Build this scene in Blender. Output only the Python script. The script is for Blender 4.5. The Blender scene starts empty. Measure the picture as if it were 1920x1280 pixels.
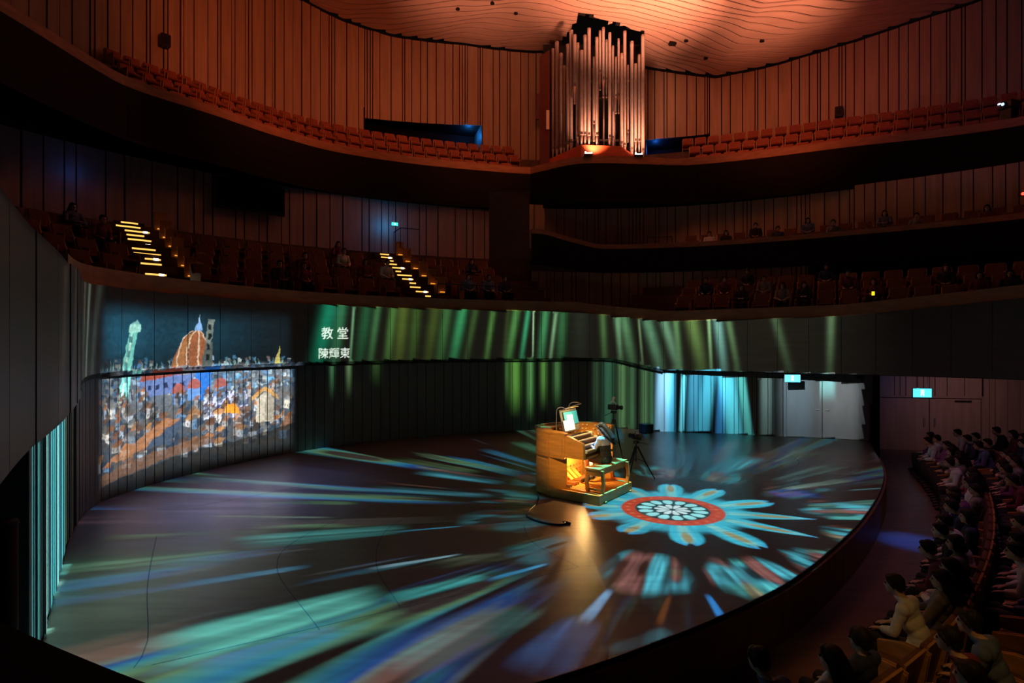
import bpy, bmesh, math, random
import numpy as np
from mathutils import Vector, Matrix
from mathutils.bvhtree import BVHTree

scene = bpy.context.scene
COL = scene.collection
random.seed(7)
RNG = np.random.default_rng(11)
PI = math.pi

# ------------------------------------------------------------------ camera, world, exposure
cam_data = bpy.data.cameras.new('camera')
cam_data.lens = 20.44
cam_data.sensor_width = 36.0
cam_data.clip_start = 0.05
cam_data.clip_end = 200
cam = bpy.data.objects.new('camera', cam_data)
cam.location = (0, 0, 3.45)
cam.rotation_euler = (PI / 2, 0, 0)
COL.objects.link(cam)
scene.camera = cam
world = bpy.data.worlds.new('world')
scene.world = world
world.use_nodes = True
world.node_tree.nodes['Background'].inputs[0].default_value = (0.5, 0.28, 0.30, 1)
world.node_tree.nodes['Background'].inputs[1].default_value = 0.0045
scene.view_settings.view_transform = 'Standard'
scene.view_settings.look = 'None'
scene.view_settings.exposure = 0.0
scene.view_settings.gamma = 1.0
scene.view_settings.use_curve_mapping = False


def add_light(name, kind, loc, energy, color, target=None, angle=60, blend=0.6, radius=0.1, size=None):
    d = bpy.data.lights.new(name, kind)
    d.energy = energy
    d.color = color
    if kind == 'SPOT':
        d.spot_size = math.radians(angle)
        d.spot_blend = blend
    if kind == 'AREA':
        d.shape = 'RECTANGLE'
        d.size, d.size_y = size
    else:
        d.shadow_soft_size = radius
    o = bpy.data.objects.new(name, d)
    o.location = loc
    if target is not None:
        o.rotation_euler = (Vector(target) - Vector(loc)).to_track_quat('-Z', 'Y').to_euler()
    COL.objects.link(o)
    return o


# salmon floods: unseen ones hung in mid-air for the ceiling, two at the organ
for x_, e_ in ((-1.5, 4600), (5.4, 17500), (11.5, 3000)):
    add_light('organ_ceiling_flood', 'SPOT', (x_, 22.2, 12.6), e_, (1.0, 0.33, 0.18), (x_ + 0.4, 26.7, 20.4), 62, 1.0, 0.35)
add_light('organ_pipe_flood', 'SPOT', (4.0, 28.35, 12.85), 420, (1.0, 0.36, 0.20), (4.3, 30.0, 14.3), 95, 1.0, 0.08)
add_light('organ_pipe_flood', 'SPOT', (6.3, 28.4, 12.85), 420, (1.0, 0.36, 0.20), (6.1, 30.0, 14.3), 95, 1.0, 0.08)
add_light('gallery_wall_fill', 'SPOT', (-6.0, 17.0, 14.0), 1100, (1.0, 0.16, 0.035), (-11.5, 28.5, 16.8), 80, 1.0, 0.4)  # added unseen washes, standing in for light bounced off the ceiling
add_light('gallery_wall_fill', 'SPOT', (1.0, 22.0, 13.0), 650, (1.0, 0.20, 0.06), (-3.0, 33.0, 16.8), 85, 1.0, 0.4)
add_light('gallery_wall_fill', 'SPOT', (9.0, 20.0, 13.0), 950, (1.0, 0.17, 0.06), (14.5, 30.0, 16.4), 75, 1.0, 0.4)
add_light('gallery_wall_fill', 'SPOT', (12.0, 15.0, 12.0), 300, (0.75, 0.18, 0.36), (22.0, 27.0, 17.0), 70, 1.0, 0.4)
# stage light on the organ console, dim lights over the stalls
add_light('console_stage_light', 'SPOT', (-0.8, 7.4, 6.5), 2300, (1.0, 0.56, 0.13), (1.45, 13.35, 0.85), 14, 0.7, 0.06)
add_light('stalls_light', 'SPOT', (2.5, 2.6, 7.5), 260, (1.0, 0.50, 0.10), (4.5, 6.35, -0.4), 22, 0.9, 0.15)
add_light('stalls_light', 'SPOT', (8.0, 11.0, 9.5), 300, (0.80, 0.30, 0.55), (10.5, 12.5, -0.4), 95, 1.0, 0.3)
add_light('stalls_light', 'SPOT', (16.2, 19.2, 2.2), 48, (1.0, 0.46, 0.42), (17.2, 22.4, 0.9), 115, 0.9, 0.2)  # added unseen lamp that brightens the boarded wall behind the stalls
add_light('aisle_floor_light', 'SPOT', (8.45, 12.2, 6.0), 2600, (0.015, 0.15, 1.0), (8.4, 12.2, -0.75), 13, 1.0, 0.1)
add_light('balcony_spot', 'SPOT', (3.0, 10.0, 13.5), 24, (1.0, 0.24, 0.09), (-7.5, 21.0, 5.5), 80, 1.0, 0.5)  # dim warm spots aimed at the balcony seating
add_light('balcony_spot', 'SPOT', (2.0, 10.0, 9.0), 60, (1.0, 0.24, 0.12), (9.0, 24.5, 6.5), 90, 1.0, 0.5)


# ------------------------------------------------------------------ materials
def lin(c):
    c = np.asarray(c, float) / 255.0
    return np.where(c <= 0.04045, c / 12.92, ((c + 0.055) / 1.055) ** 2.4)


MATS = {}


def mat(name, color, rough=0.5, metal=0.0, noise=0.0, scale=(4, 4, 4), spec=0.5, bump=0.0, emit=None, emit_s=0.0, trans=0.0, alpha=1.0):
    if name in MATS:
        return MATS[name]
    m = bpy.data.materials.new(name)
    m.use_nodes = True
    nt = m.node_tree
    b = nt.nodes['Principled BSDF']
    b.inputs['Base Color'].default_value = (*color, 1)
    b.inputs['Roughness'].default_value = rough
    b.inputs['Metallic'].default_value = metal
    b.inputs['Specular IOR Level'].default_value = spec
    if trans:
        b.inputs['Transmission Weight'].default_value = trans
    if alpha < 1:
        b.inputs['Alpha'].default_value = alpha
    if emit is not None:
        b.inputs['Emission Color'].default_value = (*emit, 1)
        b.inputs['Emission Strength'].default_value = emit_s
    if noise or bump:
        tc = nt.nodes.new('ShaderNodeTexCoord')
        mp = nt.nodes.new('ShaderNodeMapping')
        mp.inputs['Scale'].default_value = scale
        nz = nt.nodes.new('ShaderNodeTexNoise')
        nz.inputs['Scale'].default_value = 1.0
        nz.inputs['Detail'].default_value = 5.0
        nt.links.new(tc.outputs['Object'], mp.inputs[0])
        nt.links.new(mp.outputs[0], nz.inputs['Vector'])
        if noise:
            r = nt.nodes.new('ShaderNodeValToRGB')
            r.color_ramp.elements[0].position = 0.3
            r.color_ramp.elements[1].position = 0.7
            r.color_ramp.elements[0].color = (*[max(0, x * (1 - noise)) for x in color], 1)
            r.color_ramp.elements[1].color = (*[min(1, x * (1 + noise)) for x in color], 1)
            nt.links.new(nz.outputs['Fac'], r.inputs[0])
            nt.links.new(r.outputs[0], b.inputs['Base Color'])
        if bump:
            bp = nt.nodes.new('ShaderNodeBump')
            bp.inputs['Strength'].default_value = bump
            bp.inputs['Distance'].default_value = 0.02
            nt.links.new(nz.outputs['Fac'], bp.inputs['Height'])
            nt.links.new(bp.outputs[0], b.inputs['Normal'])
    MATS[name] = m
    return m


mat('stage_floor', (0.105, 0.07, 0.046), 0.36, spec=0.26, noise=0.18, scale=(0.7, 9, 1), bump=0.05)
mat('seam', (0.012, 0.01, 0.01), 0.6)
mat('hall_floor', (0.16, 0.11, 0.09), 0.45, noise=0.25, scale=(1, 6, 1))
mat('stage_front', (0.26, 0.14, 0.06), 0.5, noise=0.25, scale=(5, 5, 0.6))
mat('wall_panel', (0.11, 0.10, 0.09), 0.55, noise=0.10, scale=(8, 8, 0.7), bump=0.04)
mat('fascia_panel', (0.105, 0.095, 0.083), 0.5, spec=0.3, noise=0.10, scale=(0.8, 0.8, 8), bump=0.06)
mat('backing', (0.006, 0.005, 0.005), 0.8)
mat('rim_wood', (0.42, 0.20, 0.10), 0.5, noise=0.2, scale=(2, 2, 9))
mat('upper_board', (0.52, 0.38, 0.27), 0.6, noise=0.16, scale=(5, 5, 0.4), bump=0.08)
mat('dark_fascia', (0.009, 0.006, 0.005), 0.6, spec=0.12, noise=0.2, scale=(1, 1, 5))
mat('tier', (0.12, 0.07, 0.05), 0.6, noise=0.2)
mat('ceiling_board', (0.58, 0.42, 0.34), 0.65, noise=0.10, scale=(0.6, 3, 3), bump=0.05)
mat('seat_wood', (0.50, 0.26, 0.09), 0.45, noise=0.2, scale=(3, 3, 12))
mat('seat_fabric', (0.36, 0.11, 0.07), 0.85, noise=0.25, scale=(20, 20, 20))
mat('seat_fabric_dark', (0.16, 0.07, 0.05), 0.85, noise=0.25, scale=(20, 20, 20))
mat('pipe_metal', (0.42, 0.36, 0.33), 0.5, metal=0.3, noise=0.08, scale=(2, 2, 6))
mat('pipe_dark', (0.16, 0.13, 0.12), 0.45, metal=0.6)
mat('organ_red', (0.62, 0.13, 0.05), 0.5, noise=0.12, scale=(2, 2, 8))
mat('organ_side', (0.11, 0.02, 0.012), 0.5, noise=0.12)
mat('console_wood', (0.62, 0.29, 0.06), 0.38, noise=0.16, scale=(2, 2, 14))
mat('console_dark', (0.30, 0.14, 0.05), 0.4, noise=0.15, scale=(2, 2, 10))
mat('ivory', (0.85, 0.78, 0.62), 0.3)
mat('ebony', (0.015, 0.012, 0.012), 0.3)
mat('black_plastic', (0.018, 0.018, 0.02), 0.4)
mat('black_metal', (0.03, 0.03, 0.035), 0.35, metal=0.6)
mat('steel', (0.6, 0.6, 0.62), 0.3, metal=0.9)
mat('glass', (0.75, 0.88, 0.92), 0.05, alpha=0.16)
mat('glowing_paper', (0.85, 0.85, 0.85), 0.7, emit=(0.92, 0.96, 1.0), emit_s=0.75)  # page brightness put in as a glow of its own
mat('glowing_blue_sheet', (0.05, 0.42, 0.62), 0.6, emit=(0.0, 0.38, 0.62), emit_s=0.25)  # cover also glows slightly, its brightness put into the material
mat('door_paint', (0.14, 0.14, 0.145), 0.5, noise=0.08, scale=(4, 4, 1))
mat('wall_right', (0.42, 0.33, 0.30), 0.6, noise=0.12, scale=(6, 6, 0.5))
mat('led_warm', (1, 0.7, 0.25), 0.5, emit=(1.0, 0.52, 0.10), emit_s=1.5)
mat('aisle_amber', (1, 0.5, 0.1), 0.5, emit=(1.0, 0.36, 0.05), emit_s=1.2)
mat('exit_cyan', (0.1, 0.8, 0.9), 0.5, emit=(0.08, 0.72, 1.0), emit_s=1.9)
mat('exit_green', (0.1, 0.8, 0.5), 0.5, emit=(0.06, 0.85, 0.62), emit_s=1.6)
mat('exit_white', (1, 1, 1), 0.5, emit=(0.85, 0.9, 1.0), emit_s=1.6)
mat('lens_white', (1, 1, 1), 0.2, emit=(0.35, 0.85, 1.0), emit_s=14)
mat('lamp_white', (1, 0.9, 0.8), 0.2, emit=(1.0, 0.80, 0.62), emit_s=6)
mat('lamp_red', (1, 0, 0), 0.2, emit=(1.0, 0.02, 0.01), emit_s=10)
mat('phone_yellow', (1, 0.8, 0.1), 0.2, emit=(0.9, 0.75, 0.02), emit_s=1.2)
mat('booth_glass', (0.004, 0.005, 0.006), 0.08)
mat('cable', (0.02, 0.02, 0.02), 0.35)
mat('skin', (0.62, 0.40, 0.30), 0.55)
mat('hair', (0.018, 0.012, 0.010), 0.6, spec=0.25, noise=0.3, scale=(60, 60, 8))
mat('eye', (0.02, 0.015, 0.012), 0.2)
SHIRTS = {'white': (0.74, 0.74, 0.76), 'grey': (0.22, 0.21, 0.22), 'black': (0.02, 0.02, 0.025), 'purple': (0.22, 0.07, 0.22),
          'maroon': (0.18, 0.03, 0.06), 'blue': (0.12, 0.16, 0.30), 'navy': (0.03, 0.04, 0.10), 'yellow': (0.55, 0.36, 0.08)}
for k, c in SHIRTS.items():
    mat('shirt_' + k, c, 0.85, noise=0.12, scale=(30, 30, 30))
mat('trousers', (0.035, 0.03, 0.035), 0.85)


# ------------------------------------------------------------------ mesh helpers
class MB:
    def __init__(self):
        self.v, self.f, self.m = [], [], []

    def add(self, vs, fs, mi=0):
        o = len(self.v)
        self.v += [tuple(p) for p in vs]
        self.f += [tuple(i + o for i in f) for f in fs]
        self.m += [mi] * len(fs)
        return self

    def box(self, c, s, rz=0.0, mi=0, rx=0.0):
        hx, hy, hz = s[0] / 2, s[1] / 2, s[2] / 2
        R = Matrix.Rotation(rz, 3, 'Z') @ Matrix.Rotation(rx, 3, 'X')
        vs = [R @ Vector((x, y, z)) + Vector(c) for z in (-hz, hz) for x, y in ((-hx, -hy), (hx, -hy), (hx, hy), (-hx, hy))]
        return self.add(vs, [(0, 3, 2, 1), (4, 5, 6, 7), (0, 1, 5, 4), (1, 2, 6, 5), (2, 3, 7, 6), (3, 0, 4, 7)], mi)

    def prism(self, poly, z0, z1, mi=0):
        n = len(poly)
        zz0 = z0 if hasattr(z0, '__len__') else [z0] * n
        zz1 = z1 if hasattr(z1, '__len__') else [z1] * n
        vs = [(p[0], p[1], zz0[i]) for i, p in enumerate(poly)] + [(p[0], p[1], zz1[i]) for i, p in enumerate(poly)]
        fs = [tuple(range(n))[::-1], tuple(range(n, 2 * n))] + [(i, (i + 1) % n, n + (i + 1) % n, n + i) for i in range(n)]
        return self.add(vs, fs, mi)

    def extrude_yz(self, prof, x0, x1, mi=0):
        n = len(prof)
        vs = [(x0, p[0], p[1]) for p in prof] + [(x1, p[0], p[1]) for p in prof]
        fs = [tuple(range(n))[::-1], tuple(range(n, 2 * n))] + [(i, (i + 1) % n, n + (i + 1) % n, n + i) for i in range(n)]
        return self.add(vs, fs, mi)

    def tube(self, pts, r, n=10, mi=0, cap=True):
        pts = [Vector(p) for p in pts]
        rs = r if hasattr(r, '__len__') else [r] * len(pts)
        vs = []
        up = None
        for i, p in enumerate(pts):
            t = (pts[min(i + 1, len(pts) - 1)] - pts[max(i - 1, 0)]).normalized()
            if up is None:
                up = Vector((0, 0, 1)) if abs(t.z) < 0.9 else Vector((1, 0, 0))
            a = t.cross(up)
            if a.length < 1e-4:
                a = t.orthogonal()
            a.normalize()
            b = a.cross(t)
            up = b
            vs += [p + (a * math.cos(q) + b * math.sin(q)) * rs[i] for q in [2 * PI * k / n for k in range(n)]]
        fs = []
        for i in range(len(pts) - 1):
            for k in range(n):
                fs.append((i * n + k, i * n + (k + 1) % n, (i + 1) * n + (k + 1) % n, (i + 1) * n + k))
        if cap:
            fs += [tuple(range(n))[::-1], tuple(range((len(pts) - 1) * n, len(pts) * n))]
        return self.add(vs, fs, mi)

    def ball(self, c, r, nu=14, nv=9, mi=0, R=None):
        rx, ry, rz = r if hasattr(r, '__len__') else (r, r, r)
        vs = [Vector((0, 0, -rz))]
        for j in range(1, nv):
            ph = -PI / 2 + PI * j / nv
            for i in range(nu):
                th = 2 * PI * i / nu
                vs.append(Vector((rx * math.cos(ph) * math.cos(th), ry * math.cos(ph) * math.sin(th), rz * math.sin(ph))))
        vs.append(Vector((0, 0, rz)))
        if R is not None:
            vs = [R @ p for p in vs]
        vs = [p + Vector(c) for p in vs]
        fs = [(0, 1 + (i + 1) % nu, 1 + i) for i in range(nu)]
        for j in range(nv - 2):
            for i in range(nu):
                a = 1 + j * nu + i
                b = 1 + j * nu + (i + 1) % nu
                fs.append((a, b, b + nu, a + nu))
        L = len(vs) - 1
        fs += [(L, L - nu + i, L - nu + (i + 1) % nu) for i in range(nu)]
        return self.add(vs, fs, mi)

    def mesh(self, name, mats, smooth=False):
        me = bpy.data.meshes.new(name)
        me.from_pydata(self.v, [], self.f)
        for m in (mats if isinstance(mats, (list, tuple)) else [mats]):
            me.materials.append(MATS[m])
        me.polygons.foreach_set('material_index', self.m)
        if smooth:
            me.polygons.foreach_set('use_smooth', [True] * len(self.f))
        me.update()
        return me

    def obj(self, name, mats, parent=None, smooth=False):
        return link(name, self.mesh(name, mats, smooth), parent)


def link(name, me, parent=None):
    o = bpy.data.objects.new(name, me)
    COL.objects.link(o)
    o.parent = parent
    return o


def tag(o, label, cat, group=None, kind=None):
    o['label'] = label
    o['category'] = cat
    if group:
        o['group'] = group
    if kind:
        o['kind'] = kind
    return o


def empty(name, loc=(0, 0, 0), rz=0.0):
    o = bpy.data.objects.new(name, None)
    o.location = loc
    o.rotation_euler = (0, 0, rz)
    o.empty_display_size = 0.1
    COL.objects.link(o)
    return o


def copy_tree(o, parent=None):
    c = o.copy()
    COL.objects.link(c)
    c.parent = parent
    for ch in o.children:
        copy_tree(ch, c)
    return c


def bevel(o, w=0.01, seg=2):
    m = o.modifiers.new('bevel', 'BEVEL')
    m.width = w
    m.segments = seg
    m.limit_method = 'ANGLE'
    return o


# ------------------------------------------------------------------ plan curves (metres, camera stands over the origin)
def curve(P, step=0.1):
    P = np.array(P, float)
    Q = np.vstack([2 * P[0] - P[1], P, 2 * P[-1] - P[-2]])
    out = []
    for i in range(1, len(Q) - 2):
        p0, p1, p2, p3 = Q[i - 1:i + 3]
        n = max(2, int(np.linalg.norm(p2 - p1) / step))
        t = np.linspace(0, 1, n, endpoint=False)[:, None]
        out.append(0.5 * ((2 * p1) + (-p0 + p2) * t + (2 * p0 - 5 * p1 + 4 * p2 - p3) * t ** 2 + (-p0 + 3 * p1 - 3 * p2 + p3) * t ** 3))
    out.append(P[-1:])
    return np.vstack(out)


def normals(R):
    t = np.gradient(R, axis=0)
    for _ in range(10):
        t[1:-1] = (t[:-2] + t[1:-1] + t[2:]) / 3
    t /= np.linalg.norm(t, axis=1)[:, None]
    return np.c_[-t[:, 1], t[:, 0]]


class Plan:
    def __init__(self, R):
        self.R = R
        self.s = np.r_[0, np.cumsum(np.linalg.norm(np.diff(R, axis=0), axis=1))]
        self.n = normals(R)
        self.len = self.s[-1]

    def at(self, s, d=0.0):
        p = np.array([np.interp(s, self.s, self.R[:, 0]), np.interp(s, self.s, self.R[:, 1])])
        n = np.array([np.interp(s, self.s, self.n[:, 0]), np.interp(s, self.s, self.n[:, 1])])
        n /= np.linalg.norm(n)
        return p + n * d

    def ang(self, s):
        a, b = self.at(s - 0.05), self.at(s + 0.05)
        return math.atan2(b[1] - a[1], b[0] - a[0])

    def offset(self, d):
        return Plan(self.R + self.n * d)


W = Plan(curve([(-4.6, 5.5), (-5.42, 6.72), (-6.41, 8.18), (-7.74, 10.16), (-8.36, 11.23), (-8.75, 12.1), (-8.85, 12.9), (-8.65, 14.2), (-8.1, 15.7),
                (-7.3, 17.25), (-6.2, 18.8), (-4, 20.66), (-1.2, 22), (1.9, 22.95), (4.26, 23.2), (5.54, 22.4), (7.8, 21.86), (9.88, 21.13), (12.4, 20.2)]))
L1 = Plan(curve([(-1.6, 1.6), (-2.85, 3.41), (-3.88, 5.06), (-5.3, 7.13), (-7.4, 10.0), (-8.5, 11.9), (-8.65, 13.0), (-8.45, 14.2), (-7.95, 15.6),
                 (-7.2, 17.05), (-6.1, 18.6), (-3.92, 20.45), (-1.15, 21.8), (1.9, 22.7), (4.1, 22.9), (5.5, 22.0), (9, 20.6), (11.9, 19), (14.7, 16.6), (17, 13)]))
S = Plan(curve([(-11.0, 11.0), (-10.5, 13), (-9.6, 15.5), (-8, 17.8), (-5.8, 20), (-3.3, 21.7), (-0.5, 23), (2.0, 23.7)]))
RB = Plan(curve([(4.2, 23.6), (6.5, 22.6), (9.2, 21.3), (12.1, 19.5), (14.9, 17.0), (17.2, 13.4)]))
M = Plan(curve([(0.9, 26.4), (3.7, 26.9), (8.2, 26.2), (13, 23.8), (17.8, 20.2), (20.5, 16)]))
U = Plan(curve([(-13.9, 12), (-13.55, 15.4), (-13.4, 18.7), (-13.1, 20.2), (-11.5, 22.5), (-10, 24.8), (-7.9, 27), (-4.2, 28.9), (0.5, 30.3), (1.4, 30.0),
                (3.4, 28.6), (6.6, 28.7), (8.5, 28.9), (11.3, 28), (15.3, 26.1), (18.1, 25), (20.7, 23.5), (24, 20)]))
US = Plan(curve([(-14, 12), (-13.6, 16), (-13, 20.2), (-11.4, 22.6), (-9.9, 24.9), (-7.8, 27.1), (-4.2, 29), (0.5, 30.4), (4, 30.3), (8.5, 29.2),
                 (11.3, 28.2), (15.3, 26.3), (18.1, 25.1), (20.7, 23.6), (24, 20)]))
UW = US.offset(3.3)


def fz(keys):
    ks = np.array(keys, float)
    return lambda s: float(np.interp(s, ks[:, 0], ks[:, 1]))


def slab(mb, plan, s0, s1, zb, zt, d0, d1, step=0.5, mi=0):
    """a curved upright slab along a plan curve between offsets d0 (front) and d1 (back)"""
    n = max(1, int(math.ceil((s1 - s0) / step)))
    ss = np.linspace(s0, s1, n + 1)
    vs, fs = [], []
    for s in ss:
        a, b = plan.at(s, d0), plan.at(s, d1)
        B = zb(s) if callable(zb) else zb
        T = zt(s) if callable(zt) else zt
        vs += [(a[0], a[1], B), (a[0], a[1], T), (b[0], b[1], T), (b[0], b[1], B)]
    for i in range(n):
        o = 4 * i
        for k in range(4):
            fs.append((o + k, o + (k + 1) % 4, o + 4 + (k + 1) % 4, o + 4 + k))
    fs += [(0, 3, 2, 1), (4 * n, 4 * n + 1, 4 * n + 2, 4 * n + 3)]
    return mb.add(vs, fs, mi)


def panels(parent, name, plan, s0, s1, zb, zt, wfun, gap, thick, material, proud=0.0, d0=0.0, step=0.5):
    s = s0
    i = 0
    while s < s1 - 0.03:
        w = min(wfun(i), s1 - s)
        p = random.uniform(-proud, proud)
        mb = MB()
        slab(mb, plan, s + gap / 2, s + w - gap / 2, zb, zt, d0 - p, d0 + thick, step)
        mb.obj(name, material, parent)
        s += w
        i += 1


# ------------------------------------------------------------------ stage floor and stage front
front = curve([(12.4, 20.2), (11.64, 18.8), (10.72, 16.94), (9.62, 15.04), (8.15, 12.97), (6.31, 10.74), (4.28, 8.64), (3.1, 7.67), (1.8, 6.78), (0.22, 5.88),
               (-1.5, 5.2), (-3, 4.9), (-4.2, 5.1), (-4.6, 5.5)], 0.3)
stage_poly = np.vstack([W.R[::3], front[1:-1]])
mb = MB()
mb.prism([tuple(p) for p in stage_poly[::-1]], -0.06, 0.0)
stage = tag(mb.obj('floor_stage', 'stage_floor'), 'glossy brown wooden oval stage floor lit by coloured projections', 'floor', kind='structure')
FP = Plan(front)
mb = MB()
slab(mb, FP, 0, FP.len, -0.75, -0.06, 0.0, 0.06, 0.3)
mb.obj('stage_front', 'stage_front', stage)
mb = MB()
slab(mb, FP, 0, FP.len, -0.06, 0.004, -0.002, 0.014, 0.3)
mb.obj('stage_edge', 'black_plastic', stage)


def seam(pts, w=0.014):
    R = curve(pts, 0.25) if len(pts) > 2 else np.array(pts, float)
    n = normals(R) if len(R) > 2 else np.array([[-(R[1] - R[0])[1], (R[1] - R[0])[0]]] * 2) / np.linalg.norm(R[1] - R[0])
    a, b = R - n * w / 2, R + n * w / 2
    vs = [(p[0], p[1], 0.0012) for q in zip(a, b) for p in q]
    MB().add(vs, [(2 * i, 2 * i + 2, 2 * i + 3, 2 * i + 1) for i in range(len(R) - 1)]).obj('seam', 'seam', stage)


for pts in ([(-6.3, 10.3), (-5.2, 8.3), (-4.2, 6.7), (-4.0, 6.15)], [(-3.85, 6.2), (-0.4, 8.1), (1.02, 8.9)], [(1.02, 8.9), (0.35, 10.0), (0.22, 10.9)],
            [(-2.3, 6.95), (-3.6, 8.9), (-3.7, 10.3), (-2.9, 12.3)], [(-1.45, 7.55), (-2.1, 9.0), (-2.3, 10.6), (-1.9, 11.8)],
            [(1.2, 11.3), (3.2, 10.5), (6.6, 9.0 + 2.1)], [(-3.9, 15.0), (-1.2, 16.5), (0.6, 18.0)], [(2.0, 13.3), (5.2, 14.8), (9.2, 15.0)],
            [(-6.6, 12.2), (-5.4, 13.4), (-3.4, 15.8)], [(8.6, 18.6), (8.2, 16.6), (7.0, 15.2)]):
    seam(pts)

mb = MB()
mb.box((4, 14, -0.80), (60, 50, 0.1))
tag(mb.obj('floor_stalls', 'hall_floor'), 'dark wooden floor of the stalls around the stage', 'floor', kind='structure')

# ------------------------------------------------------------------ stage wall (panels behind the stage)
mb = MB()
slab(mb, W, 0, 32.9, -0.02, 2.74, 0.05, 0.14, 0.4)
wall_stage = tag(mb.obj('wall_stage', 'backing'), 'curved wall of upright panels behind the stage', 'wall', kind='structure')
panels(wall_stage, 'rib', W, 0.05, 6.85, 0.0, 2.74, lambda i: random.choice([0.10, 0.14, 0.2, 0.26]), 0.03, 0.05, 'wall_panel', 0.02)
panels(wall_stage, 'panel', W, 6.9, 15.0, 0.0, 2.68, lambda i: 0.268, 0.022, 0.05, 'wall_panel', 0.003)
panels(wall_stage, 'panel', W, 15.0, 27.6, 0.0, 2.68, lambda i: 0.34, 0.02, 0.05, 'wall_panel', 0.006)
panels(wall_stage, 'slat', W, 27.6, 32.85, 0.0, 2.6, lambda i: random.choice([0.11, 0.16, 0.3, 0.38]), 0.022, 0.05, 'wall_panel', 0.012)
mb = MB()
a, b = W.at(0), W.at(0, 2.5)
mb.prism([(a[0], a[1]), (a[0] - 0.1, a[1] - 0.25), (b[0], b[1] - 0.3), (b[0], b[1])], -0.75, 2.74)
mb.obj('end_panel', 'dark_fascia', wall_stage)

# double door on the right of the stage
d0, d1 = W.at(32.95), W.at(35.3)
ang = math.atan2(d1[1] - d0[1], d1[0] - d0[0])
dl = float(np.linalg.norm(d1 - d0))
door1 = tag(empty('door_1', (d0[0], d0[1], 0), ang), 'pale grey double door at the right end of the stage wall', 'door', kind='structure')
mb = MB()
mb.box((-0.04, 0.06, 1.2), (0.10, 0.2, 2.4)).box((dl + 0.12, 0.06, 1.2), (0.30, 0.2, 2.4)).box((dl / 2, 0.06, 2.45), (dl + 0.3, 0.2, 0.12))
bevel(mb.obj('door_frame', 'door_paint', door1), 0.006)
for i in range(2):
    mb = MB()
    w = dl / 2 - 0.02
    mb.box(((i + 0.5) * dl / 2, 0.05, 1.19), (w, 0.06, 2.36))
    leaf = bevel(mb.obj('door_leaf', 'door_paint', door1), 0.005)
    mb = MB()
    hx = dl / 2 + (-0.10 if i == 0 else 0.10)
    mb.tube([(hx, 0.02, 1.02), (hx, -0.04, 1.02), (hx + (-0.12 if i == 0 else 0.12), -0.04, 1.02)], 0.012, 8)
    mb.obj('handle', 'steel', leaf)
mb = MB()
mb.box((dl - 0.06, -0.02, 2.2), (0.14, 0.1, 0.12)).box((dl + 0.06, -0.02, 2.17), (0.10, 0.1, 0.2))
mb.obj('door_closer', 'black_plastic', door1)

# ------------------------------------------------------------------ balcony front (lower)
fb = fz([(0, 2.78), (30.9, 2.80), (33.1, 2.38), (38, 2.36), (47, 2.36)])
ft = fz([(0, 4.19), (4.3, 4.16), (6.7, 4.30), (10, 4.50), (13, 4.64), (29.5, 4.62), (33.2, 4.20), (39, 4.30), (44, 4.74), (48, 5.0)])
mb = MB()
slab(mb, L1, 0.6, 47.5, lambda s: fb(s) - 0.02, ft, 0.05, 0.14, 0.4)
wall_bal = tag(mb.obj('wall_balcony_front', 'backing'), 'curved pale balcony front of tall panels above the stage', 'wall', kind='structure')
panels(wall_bal, 'panel', L1, 0.7, 47.4, fb, ft, lambda i: 0.98, 0.012, 0.05, 'fascia_panel', 0.012, step=0.3)
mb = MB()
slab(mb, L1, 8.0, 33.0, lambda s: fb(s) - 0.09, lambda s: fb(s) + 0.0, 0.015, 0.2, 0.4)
mb.obj('shadow_strip', 'backing', wall_bal)  # solid near-black strip: shade under the panels put into colour
mb = MB()
slab(mb, L1, 9.5, 47.5, ft, lambda s: ft(s) + 0.40, 0.16, 0.40, 0.4)
mb.obj('rim', 'rim_wood', wall_bal)
mb = MB()
slab(mb, L1, 9.5, 47.5, lambda s: ft(s) - 0.03, lambda s: ft(s) + 0.012, 0.05, 0.2, 0.4)
mb.obj('rim_ledge', 'rim_wood', wall_bal)
mb = MB()
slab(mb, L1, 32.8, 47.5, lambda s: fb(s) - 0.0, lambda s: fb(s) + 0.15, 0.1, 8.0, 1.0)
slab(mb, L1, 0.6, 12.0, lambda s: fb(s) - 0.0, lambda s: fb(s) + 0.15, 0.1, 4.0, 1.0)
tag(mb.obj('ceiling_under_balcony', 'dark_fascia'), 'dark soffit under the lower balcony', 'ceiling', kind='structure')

# stalls wall on the right with a second door
SW = Plan(curve([(12.75, 20.15), (13.5, 21.4), (14.2, 22.7)], 0.2))
mb = MB()
slab(mb, SW, 0, SW.len, -0.75, 2.5, 0.0, 0.1, 0.4)
tag(mb.obj('wall_stage_return', 'dark_fascia'), 'dark return wall beside the pale double door', 'wall', kind='structure')
RW = Plan(np.array([(14.2 + t * 11, 22.75 - t * 1.9) for t in np.linspace(0, 1, 40)]))
mb = MB()
slab(mb, RW, 0, RW.len, -0.75, 2.5, 0.04, 0.14, 1.0)
wall_rs = tag(mb.obj('wall_stalls', 'backing'), 'vertically boarded wall behind the right-hand stalls', 'wall', kind='structure')
panels(wall_rs, 'board', RW, 3.78, RW.len, -0.75, 2.4, lambda i: random.choice([0.2, 0.42, 0.42, 0.6]), 0.03, 0.04, 'wall_right', 0.008)
panels(wall_rs, 'board', RW, 0.1, 3.74, 1.33, 2.4, lambda i: random.choice([0.2, 0.42, 0.42, 0.6]), 0.03, 0.04, 'wall_right', 0.008)
p = RW.at(0.12)
a2 = RW.ang(1.0)
door2 = tag(empty('door_2', (p[0], p[1], -0.75), a2), 'wide brown door under the lit sign behind the stalls', 'door', kind='structure')
mb = MB()
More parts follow.
